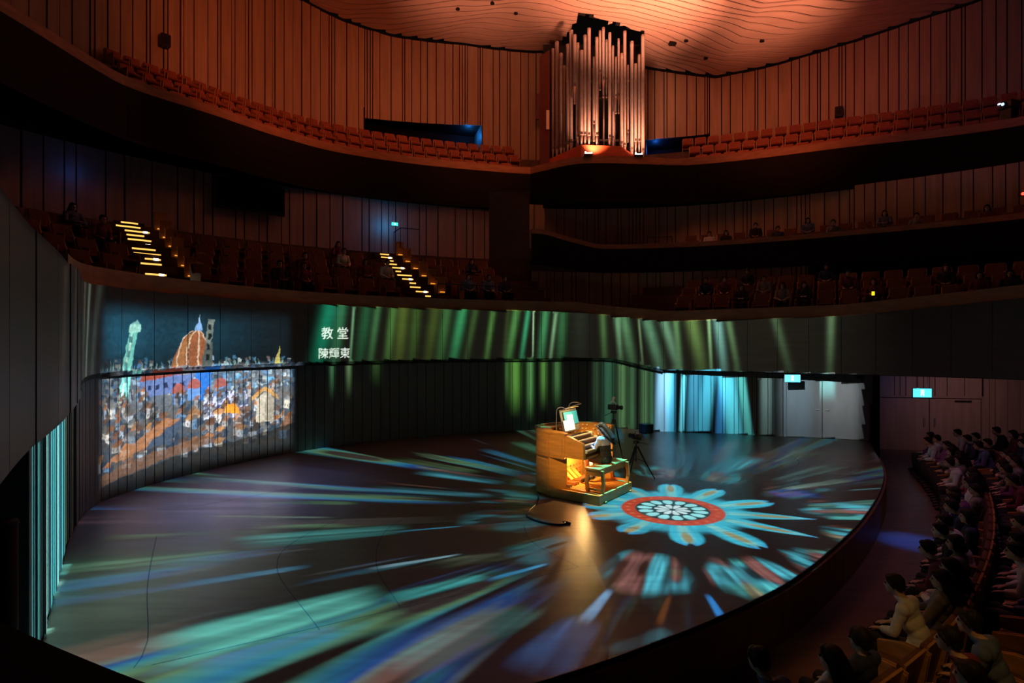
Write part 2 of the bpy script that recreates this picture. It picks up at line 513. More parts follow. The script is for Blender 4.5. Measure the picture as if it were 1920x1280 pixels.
mb.box((0.0, 0.0, 1.03), (0.08, 0.14, 2.06)).box((3.62, 0.0, 1.03), (0.08, 0.14, 2.06)).box((1.81, 0.0, 2.07), (3.7, 0.14, 0.07))
mb.obj('door_frame', 'wall_right', door2)
for i in range(2):
    leaf = MB().box((0.92 + 1.77 * i, 0.03, 1.0), (1.74, 0.06, 2.0)).obj('door_leaf', 'wall_right', door2)
    MB().tube([(1.62 + 0.36 * i, -0.03, 0.95), (1.62 + 0.36 * i, -0.07, 0.95), (1.62 + 0.36 * i, -0.07, 1.25), (1.62 + 0.36 * i, -0.03, 1.25)], 0.012, 6).obj('handle', 'steel', leaf)
MB().box((2.95, -0.05, 1.92), (0.55, 0.05, 0.06)).obj('door_closer', 'black_plastic', door2)

# ------------------------------------------------------------------ balcony seating blocks
def tiers(plan, offs, zs, s0, s1, label, name, back):
    mb = MB()
    for i, (d, z) in enumerate(zip(offs, zs)):
        d2 = offs[i + 1] if i + 1 < len(offs) else back
        slab(mb, plan, s0, s1, z - 0.9, z, d, d2 + 0.02, 0.8)
    return tag(mb.obj(name, 'tier'), label, 'floor', kind='structure')


ROW_L = [(0.3 + 0.92 * k, 4.85 + 0.45 * k) for k in range(7)]
tiers(S, [d for d, z in ROW_L], [z for d, z in ROW_L], 0, S.len, 'stepped floor of the left balcony seating', 'floor_balcony_left', 7.0)
SWL = S.offset(7.1)
mb = MB()
slab(mb, SWL, 0, SWL.len + 0, 7.0, 10.4, 0.05, 0.15, 0.8)
wl2 = tag(mb.obj('wall_balcony_left', 'backing'), 'dark boarded wall behind the left balcony', 'wall', kind='structure')
panels(wl2, 'board', SWL, 0.1, SWL.len, 7.4, 10.35, lambda i: random.choice([0.35, 0.6, 0.6, 0.9]), 0.05, 0.05, 'wall_right', 0.02)
ROW_R = [(0.3 + 0.92 * k, 4.35 + 0.40 * k) for k in range(5)]
tiers(RB, [d for d, z in ROW_R], [z for d, z in ROW_R], 0, RB.len, 'stepped floor of the right balcony seating', 'floor_balcony_right', 5.2)
mb = MB()
slab(mb, M, -0.0, M.len, 4.4, 6.7, 0.45, 0.55, 0.8)
p0, p1 = S.at(S.len, 7.0), M.at(0.0, 0.5)
wl3 = tag(mb.obj('wall_balcony_right', 'backing'), 'boarded wall under the middle balcony front', 'wall', kind='structure')
panels(wl3, 'board', M, 0.05, 12.0, 4.4, 6.7, lambda i: random.choice([0.18, 0.4, 0.4, 0.6]), 0.04, 0.05, 'upper_board', 0.02, d0=0.40)
mb = MB()
q0, q1 = (p0[0] - 1.2, p0[1] - 3.5), (p1[0], p1[1])
MBk = Plan(np.array([(q0[0] + (q1[0] - q0[0]) * t, q0[1] + (q1[1] - q0[1]) * t) for t in np.linspace(0, 1, 6)]))
slab(mb, MBk, 0, MBk.len, 4.4, 10.4, 0, 0.1, 1.0)
tag(mb.obj('wall_aisle', 'tier'), 'dark wall between the left and right balconies', 'wall', kind='structure')

# middle balcony on the right
mzb, mzt = fz([(0, 7.05), (0.6, 7.05), (3.2, 6.66), (40, 6.66)]), fz([(0, 8.35), (0.6, 8.35), (3.2, 7.72), (40, 7.72)])
mb = MB()
slab(mb, M, 0, M.len, mzb, mzt, 0.0, 0.12, 0.5)
wall_mid = tag(mb.obj('wall_balcony_middle', 'dark_fascia'), 'dark middle balcony front on the right', 'wall', kind='structure')
mb = MB()
slab(mb, M, 0, M.len, mzt, lambda s: mzt(s) + 0.22, 0.06, 0.3, 0.5)
mb.obj('rim', 'rim_wood', wall_mid)
mb = MB()
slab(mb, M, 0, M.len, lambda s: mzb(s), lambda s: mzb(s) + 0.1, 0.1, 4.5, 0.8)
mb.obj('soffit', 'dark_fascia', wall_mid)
ROW_M = [(0.5, 7.25), (1.4, 7.65), (2.3, 8.05)]
tiers(M, [d for d, z in ROW_M], [z for d, z in ROW_M], 0, M.len, 'stepped floor of the middle balcony', 'floor_balcony_middle', 3.2)
MW = M.offset(3.2)
mb = MB()
slab(mb, MW, 0, MW.len, 7.9, 10.5, 0.05, 0.15, 0.8)
wl4 = tag(mb.obj('wall_middle', 'backing'), 'boarded wall behind the middle balcony', 'wall', kind='structure')
panels(wl4, 'board', MW, 0.05, MW.len, 8.0, 10.45, lambda i: random.choice([0.18, 0.4, 0.4, 0.6]), 0.04, 0.05, 'upper_board', 0.02)

# ------------------------------------------------------------------ top gallery front
mb = MB()
slab(mb, U, 0, U.len, 10.3, 12.2, 0.0, 0.15, 0.5)
wall_gal = tag(mb.obj('wall_gallery_front', 'dark_fascia'), 'black front of the top gallery under the red wall', 'wall', kind='structure')
mb = MB()
slab(mb, U, 0, U.len, 12.2, 12.58, 0.08, 0.34, 0.5)
mb.obj('rim', 'rim_wood', wall_gal)
mb = MB()
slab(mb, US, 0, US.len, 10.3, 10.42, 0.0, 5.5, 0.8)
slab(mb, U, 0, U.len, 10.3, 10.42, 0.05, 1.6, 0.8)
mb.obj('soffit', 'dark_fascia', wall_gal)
ROW_U = [(0.42, 12.15), (1.3, 12.9), (2.2, 13.65)]
tiers(US, [d for d, z in ROW_U], [z for d, z in ROW_U], 0, US.len, 'stepped floor of the top gallery', 'floor_gallery', 3.3)
MB().prism([(1.2, 30.4), (3.3, 28.75), (6.7, 28.85), (9.0, 29.0), (8.5, 30.5)], 11.9, 12.25).obj('organ_platform', 'tier', wall_gal)

# ------------------------------------------------------------------ red boarded gallery wall
uzt = fz([(0, 21.5), (12, 21.2), (18.85, 20.6), (21.0, 20.25), (23.6, 20.1), (27.5, 20.35), (32.2, 20.3), (36.2, 19.5), (38.85, 18.7), (41.7, 17.95), (44.6, 18.05),
          (48.25, 18.5), (50.9, 19.0), (53.2, 19.3), (54.5, 19.6), (60, 20.5)])
mb = MB()
slab(mb, UW, 0, 22.0, 13.0, uzt, 0.06, 0.2, 0.6)
slab(mb, UW, 22.0, 28.6, 15.85, uzt, 0.06, 0.2, 0.6)
slab(mb, UW, 28.6, 38.0, 13.0, uzt, 0.06, 0.2, 0.6)
slab(mb, UW, 38.0, 41.4, 14.85, uzt, 0.06, 0.2, 0.6)
slab(mb, UW, 41.4, 60.0, 13.0, uzt, 0.06, 0.2, 0.6)
wall_up = tag(mb.obj('wall_gallery', 'backing'), 'tall curved boarded wall glowing red behind the top gallery', 'wall', kind='structure')


def bw(i):
    return random.choice([0.13, 0.16, 0.38, 0.45, 0.5, 0.62])


def utop(s):
    return uzt(s) - 0.1


panels(wall_up, 'board', UW, 4.0, 22.0, 13.1, utop, bw, 0.05, 0.06, 'upper_board', 0.035)
panels(wall_up, 'board', UW, 22.0, 28.6, fz([(22.0, 15.35), (28.6, 15.82)]), utop, bw, 0.05, 0.06, 'upper_board', 0.035)
panels(wall_up, 'board', UW, 28.6, 33.0, 13.1, utop, bw, 0.05, 0.06, 'upper_board', 0.035)
panels(wall_up, 'board', UW, 37.4, 41.4, 14.85, utop, bw, 0.05, 0.06, 'upper_board', 0.035)
panels(wall_up, 'board', UW, 41.4, 58.0, 13.1, utop, bw, 0.05, 0.06, 'upper_board', 0.035)
for s0, s1, z1, lit in ((22.0, 28.6, 15.9, 28.6), (38.0, 41.4, 14.9, 38.0)):       # entrance passages through the wall
    mb = MB()
    slab(mb, UW, s0, s1, 13.0, z1, 2.2, 2.3, 0.6)
    slab(mb, UW, s0, s1, z1, z1 + 0.1, 0.25, 2.3, 0.6)
    mb.obj('entrance_recess', 'dark_fascia', wall_up)  # shade of the passage interior put into a near-black colour
    for q in (s0, s1):
        mb = MB()
        slab(mb, UW, q - 0.06, q, 13.0, z1, 0.0, 2.3, 0.6)
        mb.obj('entrance_cheek', 'wall_panel' if q == lit else 'dark_fascia', wall_up)  # only the cheek that catches light keeps the panel colour
c = UW.at(28.0, 1.0)
add_light('entrance_exit_glow', 'POINT', (c[0], c[1], 15.55), 45, (0.02, 0.28, 1.0), radius=0.06)
c = UW.at(38.5, 1.0)
add_light('entrance_exit_glow', 'POINT', (c[0], c[1], 14.6), 30, (0.02, 0.18, 1.0), radius=0.06)

# ------------------------------------------------------------------ ceiling of wavy boards
wx = np.array([UW.at(s)[0] for s in np.arange(17.5, 58, 0.2)])
wy = np.array([UW.at(s)[1] for s in np.arange(17.5, 58, 0.2)])
wz = np.array([uzt(s) for s in np.arange(17.5, 58, 0.2)])


def ceil_edge(x):
    y = float(np.interp(x, wx, wy))
    if x < wx[0]:
        y = wy[0] + (x - wx[0]) * 1.2
    return y


def ceil_z(x, y):
    return float(np.interp(x, wx, wz)) + 0.085 * (ceil_edge(x) - y) + 0.02


RAG = RNG.random(400)


def ceil_limit(x):
    y = ceil_edge(x) - 0.05
    if 2.6 < x < 7.1:
        k = min(1.0, (x - 2.6) / 1.0, (7.1 - x) / 0.35 + 0.35)
        y = y * (1 - k) + k * (29.75 + 0.12 * (x - 3) + 0.35 * RAG[int(x * 9) % 400])
    return y


def wave(x, k):
    return 0.30 * math.sin(x * 0.8 + k * 0.45) * math.sin(x * 0.17 + k * 0.21) + 0.10 * math.sin(x * 1.6 + k * 0.9) + 0.20 * math.sin(x * 0.22 + k * 0.15)


mb = MB()
gx = np.arange(-13.0, 25.01, 0.2)
vs, fs = [], []
gy = np.r_[np.arange(6, 28, 2.0), np.arange(28, 35, 0.2)]
idx = {}
for i, x in enumerate(gx):
    for j, y in enumerate(gy):
        idx[i, j] = len(vs)
        vs.append((x, y, ceil_z(x, y) + 0.10))
for i in range(len(gx) - 1):
    for j in range(len(gy) - 1):
        if gy[j + 1] < ceil_limit((gx[i] + gx[i + 1]) / 2) + 0.1:
            fs.append((idx[i, j], idx[i, j + 1], idx[i + 1, j + 1], idx[i + 1, j]))
mb.add(vs, fs)
ceiling = tag(mb.obj('ceiling', 'backing'), 'salmon lit ceiling of long wavy boards', 'ceiling', kind='structure')
k = 0
y = 8.0
while y < 35.0:
    stepy = 0.42 if y > 24 else 2.0
    mb = MB()
    vs, fs = [], []
    last = None
    for x in gx:
        ya = y + wave(x, k) * 0.75
        yb = y + stepy + wave(x, k + 1) * 0.75 - 0.10
        lim = ceil_limit(x)
        if ya > lim - 0.05:
            last = None
            continue
        yb = min(yb, lim)
        o = len(vs)
        vs += [(x, ya, ceil_z(x, ya)), (x, yb, ceil_z(x, yb)), (x, ya, ceil_z(x, ya) + 0.05), (x, yb, ceil_z(x, yb) + 0.05)]
        if last is not None:
            l = last
            fs += [(l, l + 1, o + 1, o), (l + 2, o + 2, o + 3, l + 3), (l, o, o + 2, l + 2), (l + 1, l + 3, o + 3, o + 1)]
        last = o
    if fs:
        mb.add(vs, fs)
        mb.obj('ceiling_board', 'ceiling_board', ceiling)
    y += stepy
    k += 1
FIT = iter(['leftmost', 'second from the left', 'third from the left', 'just right of the organ', 'far right', 'lowest right-hand'])
for (x, y) in ((-2.8, 30.0), (-1.0, 29.6), (0.2, 30.4), (8.9, 29.7), (12.3, 28.6), (10.2, 30.6)):
    mb = MB()
    z = ceil_z(x, y)
    mb.tube([(x, y, z + 0.03), (x, y, z - 0.06), (x, y, z - 0.07)], [0.11, 0.11, 0.07], 10)
    o = tag(mb.obj('ceiling_spotlight', 'black_metal'), 'small dark round fitting in the wavy ceiling, %s' % next(FIT), 'ceiling light', 'small dark ceiling fittings')
mb = MB()
zc = ceil_z(8.35, 30.2)
mb.box((8.35, 30.2, zc - 0.04), (0.34, 0.25, 0.12)).box((8.35, 30.2, zc - 0.02), (0.42, 0.33, 0.03))
tag(mb.obj('ceiling_hatch', 'black_metal'), 'small dark square fitting in the ceiling right of the organ', 'fitting')

# ------------------------------------------------------------------ projectors: real spot lights that carry a computed slide
def smooth01(a, b, x):
    t = np.clip((x - a) / (b - a), 0, 1)
    return t * t * (3 - 2 * t)


def vnoise(x, y, seed):
    """smooth 2-D value noise"""
    g = np.random.default_rng(seed).random((256, 256))
    xi, yi = np.floor(x).astype(int), np.floor(y).astype(int)
    fx, fy = x - xi, y - yi
    fx, fy = fx * fx * (3 - 2 * fx), fy * fy * (3 - 2 * fy)
    a, b = g[xi % 256, yi % 256], g[(xi + 1) % 256, yi % 256]
    c, d = g[xi % 256, (yi + 1) % 256], g[(xi + 1) % 256, (yi + 1) % 256]
    return (a * (1 - fx) + b * fx) * (1 - fy) + (c * (1 - fx) + d * fx) * fy


def slide_spot(name, loc, target, tx, ty, pixels, energy=4 * PI * PI):
    """spot light whose emission colour is looked up in a slide (pixels[h,w,3]) by direction"""
    h, w = pixels.shape[:2]
    k = float(np.percentile(pixels.max(axis=2), 97))          # bring the slide to about 0..1 and the lamp to its true power
    pixels = pixels / k
    energy = energy * k
    im = bpy.data.images.new(name + '_slide', w, h, float_buffer=True)
    a = np.ones((h, w, 4), np.float32)
    a[..., :3] = pixels
    im.pixels.foreach_set(a.ravel())
    im.update()
    o = add_light(name, 'SPOT', loc, energy, (1, 1, 1), target, 2 * math.degrees(math.atan(math.hypot(tx, ty))) + 2, 0.0, 0.012)
    d = o.data
    d.use_nodes = True
    nt = d.node_tree
    em = nt.nodes['Emission']
    tc = nt.nodes.new('ShaderNodeTexCoord')
    sx = nt.nodes.new('ShaderNodeSeparateXYZ')
    nt.links.new(tc.outputs['Normal'], sx.inputs[0])
    cb = nt.nodes.new('ShaderNodeCombineXYZ')
    for i, t in enumerate((tx, ty)):
        dv = nt.nodes.new('ShaderNodeMath')
        dv.operation = 'DIVIDE'
        nt.links.new(sx.outputs[i], dv.inputs[0])
        nt.links.new(sx.outputs[2], dv.inputs[1])
        ma = nt.nodes.new('ShaderNodeMath')
        ma.operation = 'MULTIPLY_ADD'
        nt.links.new(dv.outputs[0], ma.inputs[0])
        ma.inputs[1].default_value = -0.5 / t
        ma.inputs[2].default_value = 0.5
        nt.links.new(ma.outputs[0], cb.inputs[i])
    ti = nt.nodes.new('ShaderNodeTexImage')
    ti.image = im
    ti.extension = 'CLIP'
    nt.links.new(cb.outputs[0], ti.inputs[0])
    nt.links.new(ti.outputs[0], em.inputs[0])
    return o


# --- slide 1: rose window and radial streaks thrown straight down on the stage floor
FX, FY, FH = 2.0, 14.0, 17.5
HALF = 11.2
TXF = HALF / FH
NF = 1536
f32 = np.float32
gx_, gy_ = np.meshgrid((np.linspace(-HALF, HALF, NF) + FX).astype(f32), (np.linspace(-HALF, HALF, NF) + FY).astype(f32))
CX, CY = 3.29, 11.93
img = np.zeros((NF, NF, 3), f32)


def window(x0, x1, y0, y1):
    k = (NF - 1) / (2 * HALF)
    c = lambda v, o: int(min(NF, max(0, (v - o + HALF) * k)))
    return (slice(c(y0, FY), c(y1, FY) + 1), slice(c(x0, FX), c(x1, FX) + 1))


def lay(sl, mask, col, mode='max'):
    m = mask[..., None]
    col = np.asarray(col, f32)
    img[sl] = np.maximum(img[sl], m * col) if mode == 'max' else img[sl] * (1 - m) + m * col


# long radial streaks, worked out on a half-size grid and enlarged
hx, hy = gx_[::2, ::2], gy_[::2, ::2]
hr = np.hypot(hx - CX, hy - CY)
ht = np.arctan2(hy - CY, hx - CX)
lr = np.log(np.maximum(hr, 0.3))
n1 = vnoise(ht * 11 + 40, lr * 1.6 + 3, 1)
n2 = vnoise(ht * 30 + 90, lr * 2.3 + 9, 2)
n3 = vnoise(ht * 75 + 210, lr * 3.0 + 5, 3)
st = n1 * 0.58 + n2 * 0.30 + n3 * 0.12
amp = smooth01(0.49, 0.67, st) * smooth01(3.8, 5.6, hr)
hue = vnoise(ht * 13 + 70, lr * 2.2 + 20, 4) * 0.65 + vnoise(ht * 34 + 12, lr * 3 + 50, 5) * 0.35
pal = np.array([lin((60, 55, 50)), lin((95, 140, 95)), lin((62, 150, 145)), lin((38, 128, 165)), lin((25, 80, 150)), lin((110, 125, 115)), lin((120, 85, 70))])
f = np.clip((hue - 0.25) / 0.5, 0, 0.999) * (len(pal) - 1)
i0 = f.astype(int)
pc = pal[i0] * (1 - (f - i0))[..., None] + pal[i0 + 1] * (f - i0)[..., None]
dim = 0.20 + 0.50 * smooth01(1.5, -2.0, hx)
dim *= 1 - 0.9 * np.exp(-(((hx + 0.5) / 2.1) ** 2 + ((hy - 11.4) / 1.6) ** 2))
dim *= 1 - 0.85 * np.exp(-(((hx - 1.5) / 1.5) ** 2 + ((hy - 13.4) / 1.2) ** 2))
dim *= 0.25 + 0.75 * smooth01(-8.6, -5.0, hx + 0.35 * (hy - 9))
half = pc * (amp * dim * 0.9)[..., None]
half += lin((9, 7, 8)) * (smooth01(11, 8, hr))[..., None]
half += lin((78, 80, 118)) * (1.0 * np.exp(-(((hx + 6.0) / 1.7) ** 2 + ((hy - 13.0) / 2.2) ** 2)) * (0.5 + 0.5 * n2))[..., None]  # bluish haze put into the slide for the wall picture's reflection
half += lin((52, 62, 50)) * (1.15 * np.exp(-(((hx + 5.2) / 1.3) ** 2 + ((hy - 8.0) / 2.2) ** 2)))[..., None]
img[:] = np.repeat(np.repeat(half, 2, 0), 2, 1)[:NF, :NF].astype(f32)
N2 = np.repeat(np.repeat(n2, 2, 0), 2, 1).astype(f32)
N3 = np.repeat(np.repeat(n3, 2, 0), 2, 1).astype(f32)
# broad painted bands of light (start, end in metres, half width, colour, strength)
SH = [((-1.9, 7.9), (-4.1, 6.3), .55, (95, 190, 170), 1.0), ((-.4, 8.55), (-1.8, 7.7), .20, (70, 175, 165), .9), ((.5, 9.0), (-.35, 8.4), .07, (60, 160, 200), 1.0),
      ((-2.1, 10.7), (-4.9, 9.9), .42, (80, 170, 160), .8), ((-1.0, 10.85), (-2.3, 10.5), .05, (70, 160, 190), 1.0), ((-4.6, 9.7), (-7.1, 8.9), .28, (105, 150, 115), .7),
      ((-4.3, 10.6), (-7.2, 10.2), .16, (110, 145, 120), .6), ((-3.4, 12.4), (-5.8, 12.6), .20, (90, 130, 95), .55), ((-.3, 14.2), (-2.4, 15.4), .32, (60, 140, 150), .75),
      ((-.6, 13.0), (-3.4, 13.7), .30, (60, 130, 140), .65), ((-1.0, 15.4), (-3.6, 17.2), .36, (85, 115, 80), .55), ((1.2, 17.2), (.2, 20.0), .35, (70, 130, 100), .6),
      ((.7, 16.2), (-.9, 18.6), .28, (45, 120, 150), .55), ((-.9, 9.4), (-2.2, 8.8), .07, (120, 160, 165), .7), ((.6, 9.6), (-1.2, 9.0), .24, (95, 110, 85), .5),
      ((-2.0, 7.0), (-3.5, 5.9), .35, (40, 100, 160), .8), ((.2, 7.5), (-1.4, 5.9), .42, (70, 120, 110), .8), ((-.2, 6.9), (-1.1, 6.0), .20, (130, 90, 60), .6),
      ((.9, 7.2), (.2, 6.0), .40, (50, 95, 140), .35), ((1.9, 6.9), (1.2, 6.3), .30, (70, 130, 135), .5), ((1.35, 8.05), (.85, 7.1), .10, (110, 155, 185), .9),
      ((2.15, 7.9), (1.75, 7.0), .06, (120, 70, 35), .6), ((2.66, 7.9), (2.62, 7.15), .07, (50, 150, 225), 1.0), ((3.1, 7.6), (3.2, 7.0), .3, (40, 60, 150), .4),
      ((5.4, 15.3), (7.2, 17.5), .55, (60, 140, 150), .75), ((6.6, 14.4), (9.0, 16.2), .35, (75, 105, 95), .5), ((4.6, 15.5), (5.4, 18.6), .45, (40, 80, 100), .5),
      ((7.4, 16.6), (9.6, 18.6), .5, (85, 110, 75), .45), ((6.4, 13.6), (8.6, 14.6), .22, (120, 150, 130), .5), ((5.9, 13.1), (6.9, 13.3), .5, (35, 90, 160), .6),
      ((6.3, 12.2), (8.3, 12.6), .18, (110, 190, 170), .7), ((6.1, 11.8), (8.0, 12.0), .15, (165, 110, 90), .8), ((6.2, 11.35), (7.4, 11.35), .14, (90, 200, 185), .8),
      ((4.2, 14.7), (4.8, 17.0), .5, (50, 90, 95), .5), ((2.4, 15.8), (2.0, 18.6), .45, (30, 60, 70), .4), ((7.9, 13.5), (9.3, 13.8), .06, (110, 190, 190), .8),
      ((-3.6, 11.4), (-6.4, 11.5), .10, (120, 140, 130), .5), ((-4.4, 8.6), (-6.5, 7.6), .24, (70, 105, 95), .6), ((-3.2, 8.9), (-5.2, 8.0), .16, (60, 110, 130), .6)]
for (a, b, w, c, q) in SH:
    a, b = np.array(a), np.array(b)
    L = float(np.linalg.norm(b - a))
    pad = 1.4 * w + 0.15 * L
    sl = window(min(a[0], b[0]) - pad, max(a[0], b[0]) + pad, min(a[1], b[1]) - pad, max(a[1], b[1]) + pad)
    X, Y = gx_[sl] - a[0], gy_[sl] - a[1]
    u = (X * (b - a)[0] + Y * (b - a)[1]) / L
    v = (-X * (b - a)[1] + Y * (b - a)[0]) / L
    ww = w * (0.75 + 0.5 * np.clip(u / L, 0, 1))
    mk = smooth01(1.0, 0.4, np.abs(v) / ww) * smooth01(-0.12 * L, 0.15 * L, u) * smooth01(1.12 * L, 0.65 * L, u)
    lay(sl, mk * q * (0.18 + 1.05 * N2[sl]) * (0.45 + 0.95 * N3[sl]), lin(c))
# coloured medallions round the rose, smeared outwards
for k in range(13):
    a0 = math.radians(-113 + 27.7 * k)
    mx, my = 3.3 * math.cos(a0), 3.3 * math.sin(a0)
    sl = window(CX + mx - 1.6, CX + mx + 1.6, CY + my - 1.6, CY + my + 1.6)
    X, Y = gx_[sl] - CX, gy_[sl] - CY
    u = X * math.cos(a0) + Y * math.sin(a0) - 3.3
    v = -X * math.sin(a0) + Y * math.cos(a0)
    v = v / (1 + 0.22 * (u + 0.2))
    q0 = vnoise(v * 2.6 + 3 * k + 40, u * 2.0 + 5 * k + 40, 30)
    shell = smooth01(1.12, 0.55, np.hypot((u - 0.08) / np.where(u > 0, 1.05, 0.75), v / 0.68) + 0.5 * (q0 - 0.5))
    strength = (1.0 if my < 1.2 and mx > -2.0 else 0.34) * (0.5 if mx < -1.6 else 1)
    q1 = vnoise(v * 4.2 + 7 * k + 40, u * 1.1 + k + 40, 31)
    q2 = vnoise(v * 11 + 5 * k + 80, u * 1.2 + k + 40, 32)
    q3 = vnoise(v * 26 + k + 80, u * 1.5 + k + 40, 33)
    colr = lin((80, 190, 200)) * smooth01(0.66, 0.36, q1)[..., None] + lin((150, 98, 90)) * smooth01(0.45, 0.75, q1)[..., None] + lin((75, 160, 105)) * (0.6 * smooth01(0.5, 0.8, q0))[..., None]
    lobes = 0.10 + 0.90 * smooth01(0.30, 0.62, 0.45 * q2 + 0.55 * vnoise(v * 5.5 + 3 * k + 60, u * 2.0 + 3 * k + 60, 34))
    img[sl] = np.maximum(img[sl], ((shell * lobes * (0.5 + 0.7 * q3) * strength)[..., None] * colr * 0.9).astype(f32))
# the rose itself
sl = window(CX - 3.0, CX + 3.0, CY - 3.0, CY + 3.0)
rr = np.hypot(gx_[sl] - CX, gy_[sl] - CY)
th = np.arctan2(gy_[sl] - CY, gx_[sl] - CX)
g2, g3 = N2[sl], N3[sl]
AQ = lin((62, 196, 214))
lay(sl, smooth01(1.62, 1.22, rr) * (0.55 + 0.5 * g2) * (0.75 + 0.5 * g3), AQ * 0.85)
for deg, lng in ((76, 2.3), (47, 2.35), (14, 2.45), (-14, 2.75), (-39, 2.75), (-68, 2.5), (-97, 2.2), (-131, 2.0), (-165, 1.9), (168, 1.9), (140, 1.95), (109, 2.05)):
    a0 = math.radians(deg)
    dt = (th - a0 + PI) % (2 * PI) - PI
    t = np.clip((rr - 1.2) / (lng - 1.2), 0, 1)
    pp = 1.6 if lng > 2.6 else 5.0
    wv = (0.30 + (0.10 if lng < 2.6 else 0.0) * t) * (1 - t ** pp) + 1e-3
    wv = wv * (1 - 0.12 * smooth01(0.75, 1.0, t))
    side = np.abs(dt) * rr
    tip = lng - (0.16 * smooth01(0.10, 0.0, side) if lng < 2.6 else 0)                # blunt petals are notched
    pm = smooth01(1.0, 0.66, side / wv) * smooth01(1.0, 1.15, rr) * smooth01(tip, tip - 0.14, rr) * (np.cos(dt) > 0)
    lay(sl, pm * (0.45 + 0.45 * g3 + 0.35 * g2), AQ * (0.95 if deg < 90 and deg > -120 else 0.72))
    lay(sl, smooth01(0.5, 0.1, side / wv) * pm * 0.55, lin((150, 205, 175)), 'over')
    lay(sl, pm * smooth01(lng - 0.35, lng, rr) * 0.75, lin((30, 110, 190)), 'over')
    gm = smooth01(1.0, 0.55, np.hypot((rr - 1.66 - 0.35 * (lng - 2.05)) / (0.30 + 0.25 * (lng - 2)), side / 0.11)) * (np.cos(dt) > 0)
    lay(sl, gm * 0.85, lin((150, 130, 75)), 'over')
lay(sl, smooth01(1.05, 1.01, rr), lin((182, 66, 44)), 'over')
lay(sl, smooth01(1.0, 0.3, np.abs(rr - 0.9) / 0.06) * smooth01(0.2, 0.8, np.cos(th * 24)) * 0.6, lin((228, 125, 85)), 'over')
lay(sl, smooth01(0.76, 0.73, rr), lin((20, 60, 62)), 'over')
for (ra, rb, n, ph, col) in ((0.40, 0.71, 14, 0.1, lin((150, 228, 222))), (0.05, 0.37, 10, 0.0, lin((205, 232, 225)))):
    k = np.abs(((th + ph) * n / (2 * PI)) % 1.0 - 0.5) * 2
    wv = np.sin(np.clip((rr - ra) / (rb - ra), 0, 1) * PI * 0.92 + 0.15) ** 0.5
    lay(sl, smooth01(0.92, 0.72, k / np.maximum(wv, 0.05)) * smooth01(ra, ra + 0.02, rr) * smooth01(rb, rb - 0.02, rr), col, 'over')
# only the stage is lit: trim the slide with the stage outline
sub = stage_poly[::2]
px_, py_ = gx_[::2, ::2], gy_[::2, ::2]
inside = np.zeros(px_.shape, bool)
for i in range(len(sub)):
    (x1, y1), (x2, y2) = sub[i], sub[(i + 1) % len(sub)]
    if y1 == y2:
        continue
    rows = np.where((y1 > py_[:, 0]) != (y2 > py_[:, 0]))[0]
    if len(rows):
        inside[rows] ^= px_[rows] < (x2 - x1) * (py_[rows] - y1) / (y2 - y1) + x1
img *= np.repeat(np.repeat(inside, 2, 0), 2, 1)[:NF, :NF, None]
dd = (gx_ - FX) ** 2 + (gy_ - FY) ** 2 + FH ** 2
img *= (dd * np.sqrt(dd) / FH)[..., None] / np.array([0.108, 0.071, 0.044], f32)
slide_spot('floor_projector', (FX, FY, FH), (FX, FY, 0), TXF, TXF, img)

# --- ray casting helper for the two wall slides
bv, bf, bid = [], [], []


def surf(plan, zb, zt, sid, d=0.0, step=0.2):
    ss = np.arange(0, plan.len + 1e-6, step)
    o = len(bv)
    for s in ss:
        p = plan.at(s, d)
        bv.append((p[0], p[1], zb(s) if callable(zb) else zb))
        bv.append((p[0], p[1], zt(s) if callable(zt) else zt))
    for i in range(len(ss) - 1):
        bf.append((o + 2 * i, o + 2 * i + 2, o + 2 * i + 3, o + 2 * i + 1))
        bid.append((sid, ss[i], plan))


surf(W, 0.0, 2.74, 0)
surf(L1, fb, ft, 1)
o = len(bv)
bv += [(-30, -5, 0), (30, -5, 0), (30, 23.5, 0), (-30, 23.5, 0)]
bf.append((o, o + 1, o + 2, o + 3))
bid.append((2, 0, None))
TREE = BVHTree.FromPolygons(bv, bf)


def cast(loc, target, tx, ty, w, h, f=4):
    """per texel: surface id, arc length s, height z, distance^2 / cosine (cast coarsely, then refined)"""
    loc, q = Vector(loc), (Vector(target) - Vector(loc)).to_track_quat('-Z', 'Y')
    cw, ch = w // f + 1, h // f + 1
    out = np.zeros((ch, cw, 4))
    out[..., 0] = -1
    X, Y, Zd = q @ Vector((1, 0, 0)), q @ Vector((0, 1, 0)), q @ Vector((0, 0, -1))
    for j in range(ch):
        vy = Y * ((j * f + 0.5) / h * 2 - 1) * ty + Zd
        for i in range(cw):
            d = (X * (((i * f + 0.5) / w * 2 - 1) * tx) + vy).normalized()
            hit, nrm, k, dist = TREE.ray_cast(loc, d)
            if hit is None:
                continue
            sid, s0, plan = bid[k]
            if sid == 2:
                continue
            a = bv[bf[k][0]]
            s = s0 + math.hypot(hit.x - a[0], hit.y - a[1])
            out[j, i] = (sid, s - (4.5 if sid else 0), hit.z, dist * dist / max(0.12, abs(nrm.dot(d))))
    y, x = np.meshgrid(np.arange(h) / f, np.arange(w) / f, indexing='ij')
    y0, x0 = np.minimum(y.astype(int), ch - 2), np.minimum(x.astype(int), cw - 2)
    fy, fx = (y - y0)[..., None], (x - x0)[..., None]
    fine = (out[y0, x0] * (1 - fx) + out[y0, x0 + 1] * fx) * (1 - fy) + (out[y0 + 1, x0] * (1 - fx) + out[y0 + 1, x0 + 1] * fx) * fy
    near = out[np.round(y).astype(int), np.round(x).astype(int)]
    mixed = np.abs(fine[..., 0] - near[..., 0]) > 1e-6
    fine[mixed] = near[mixed]
    return fine


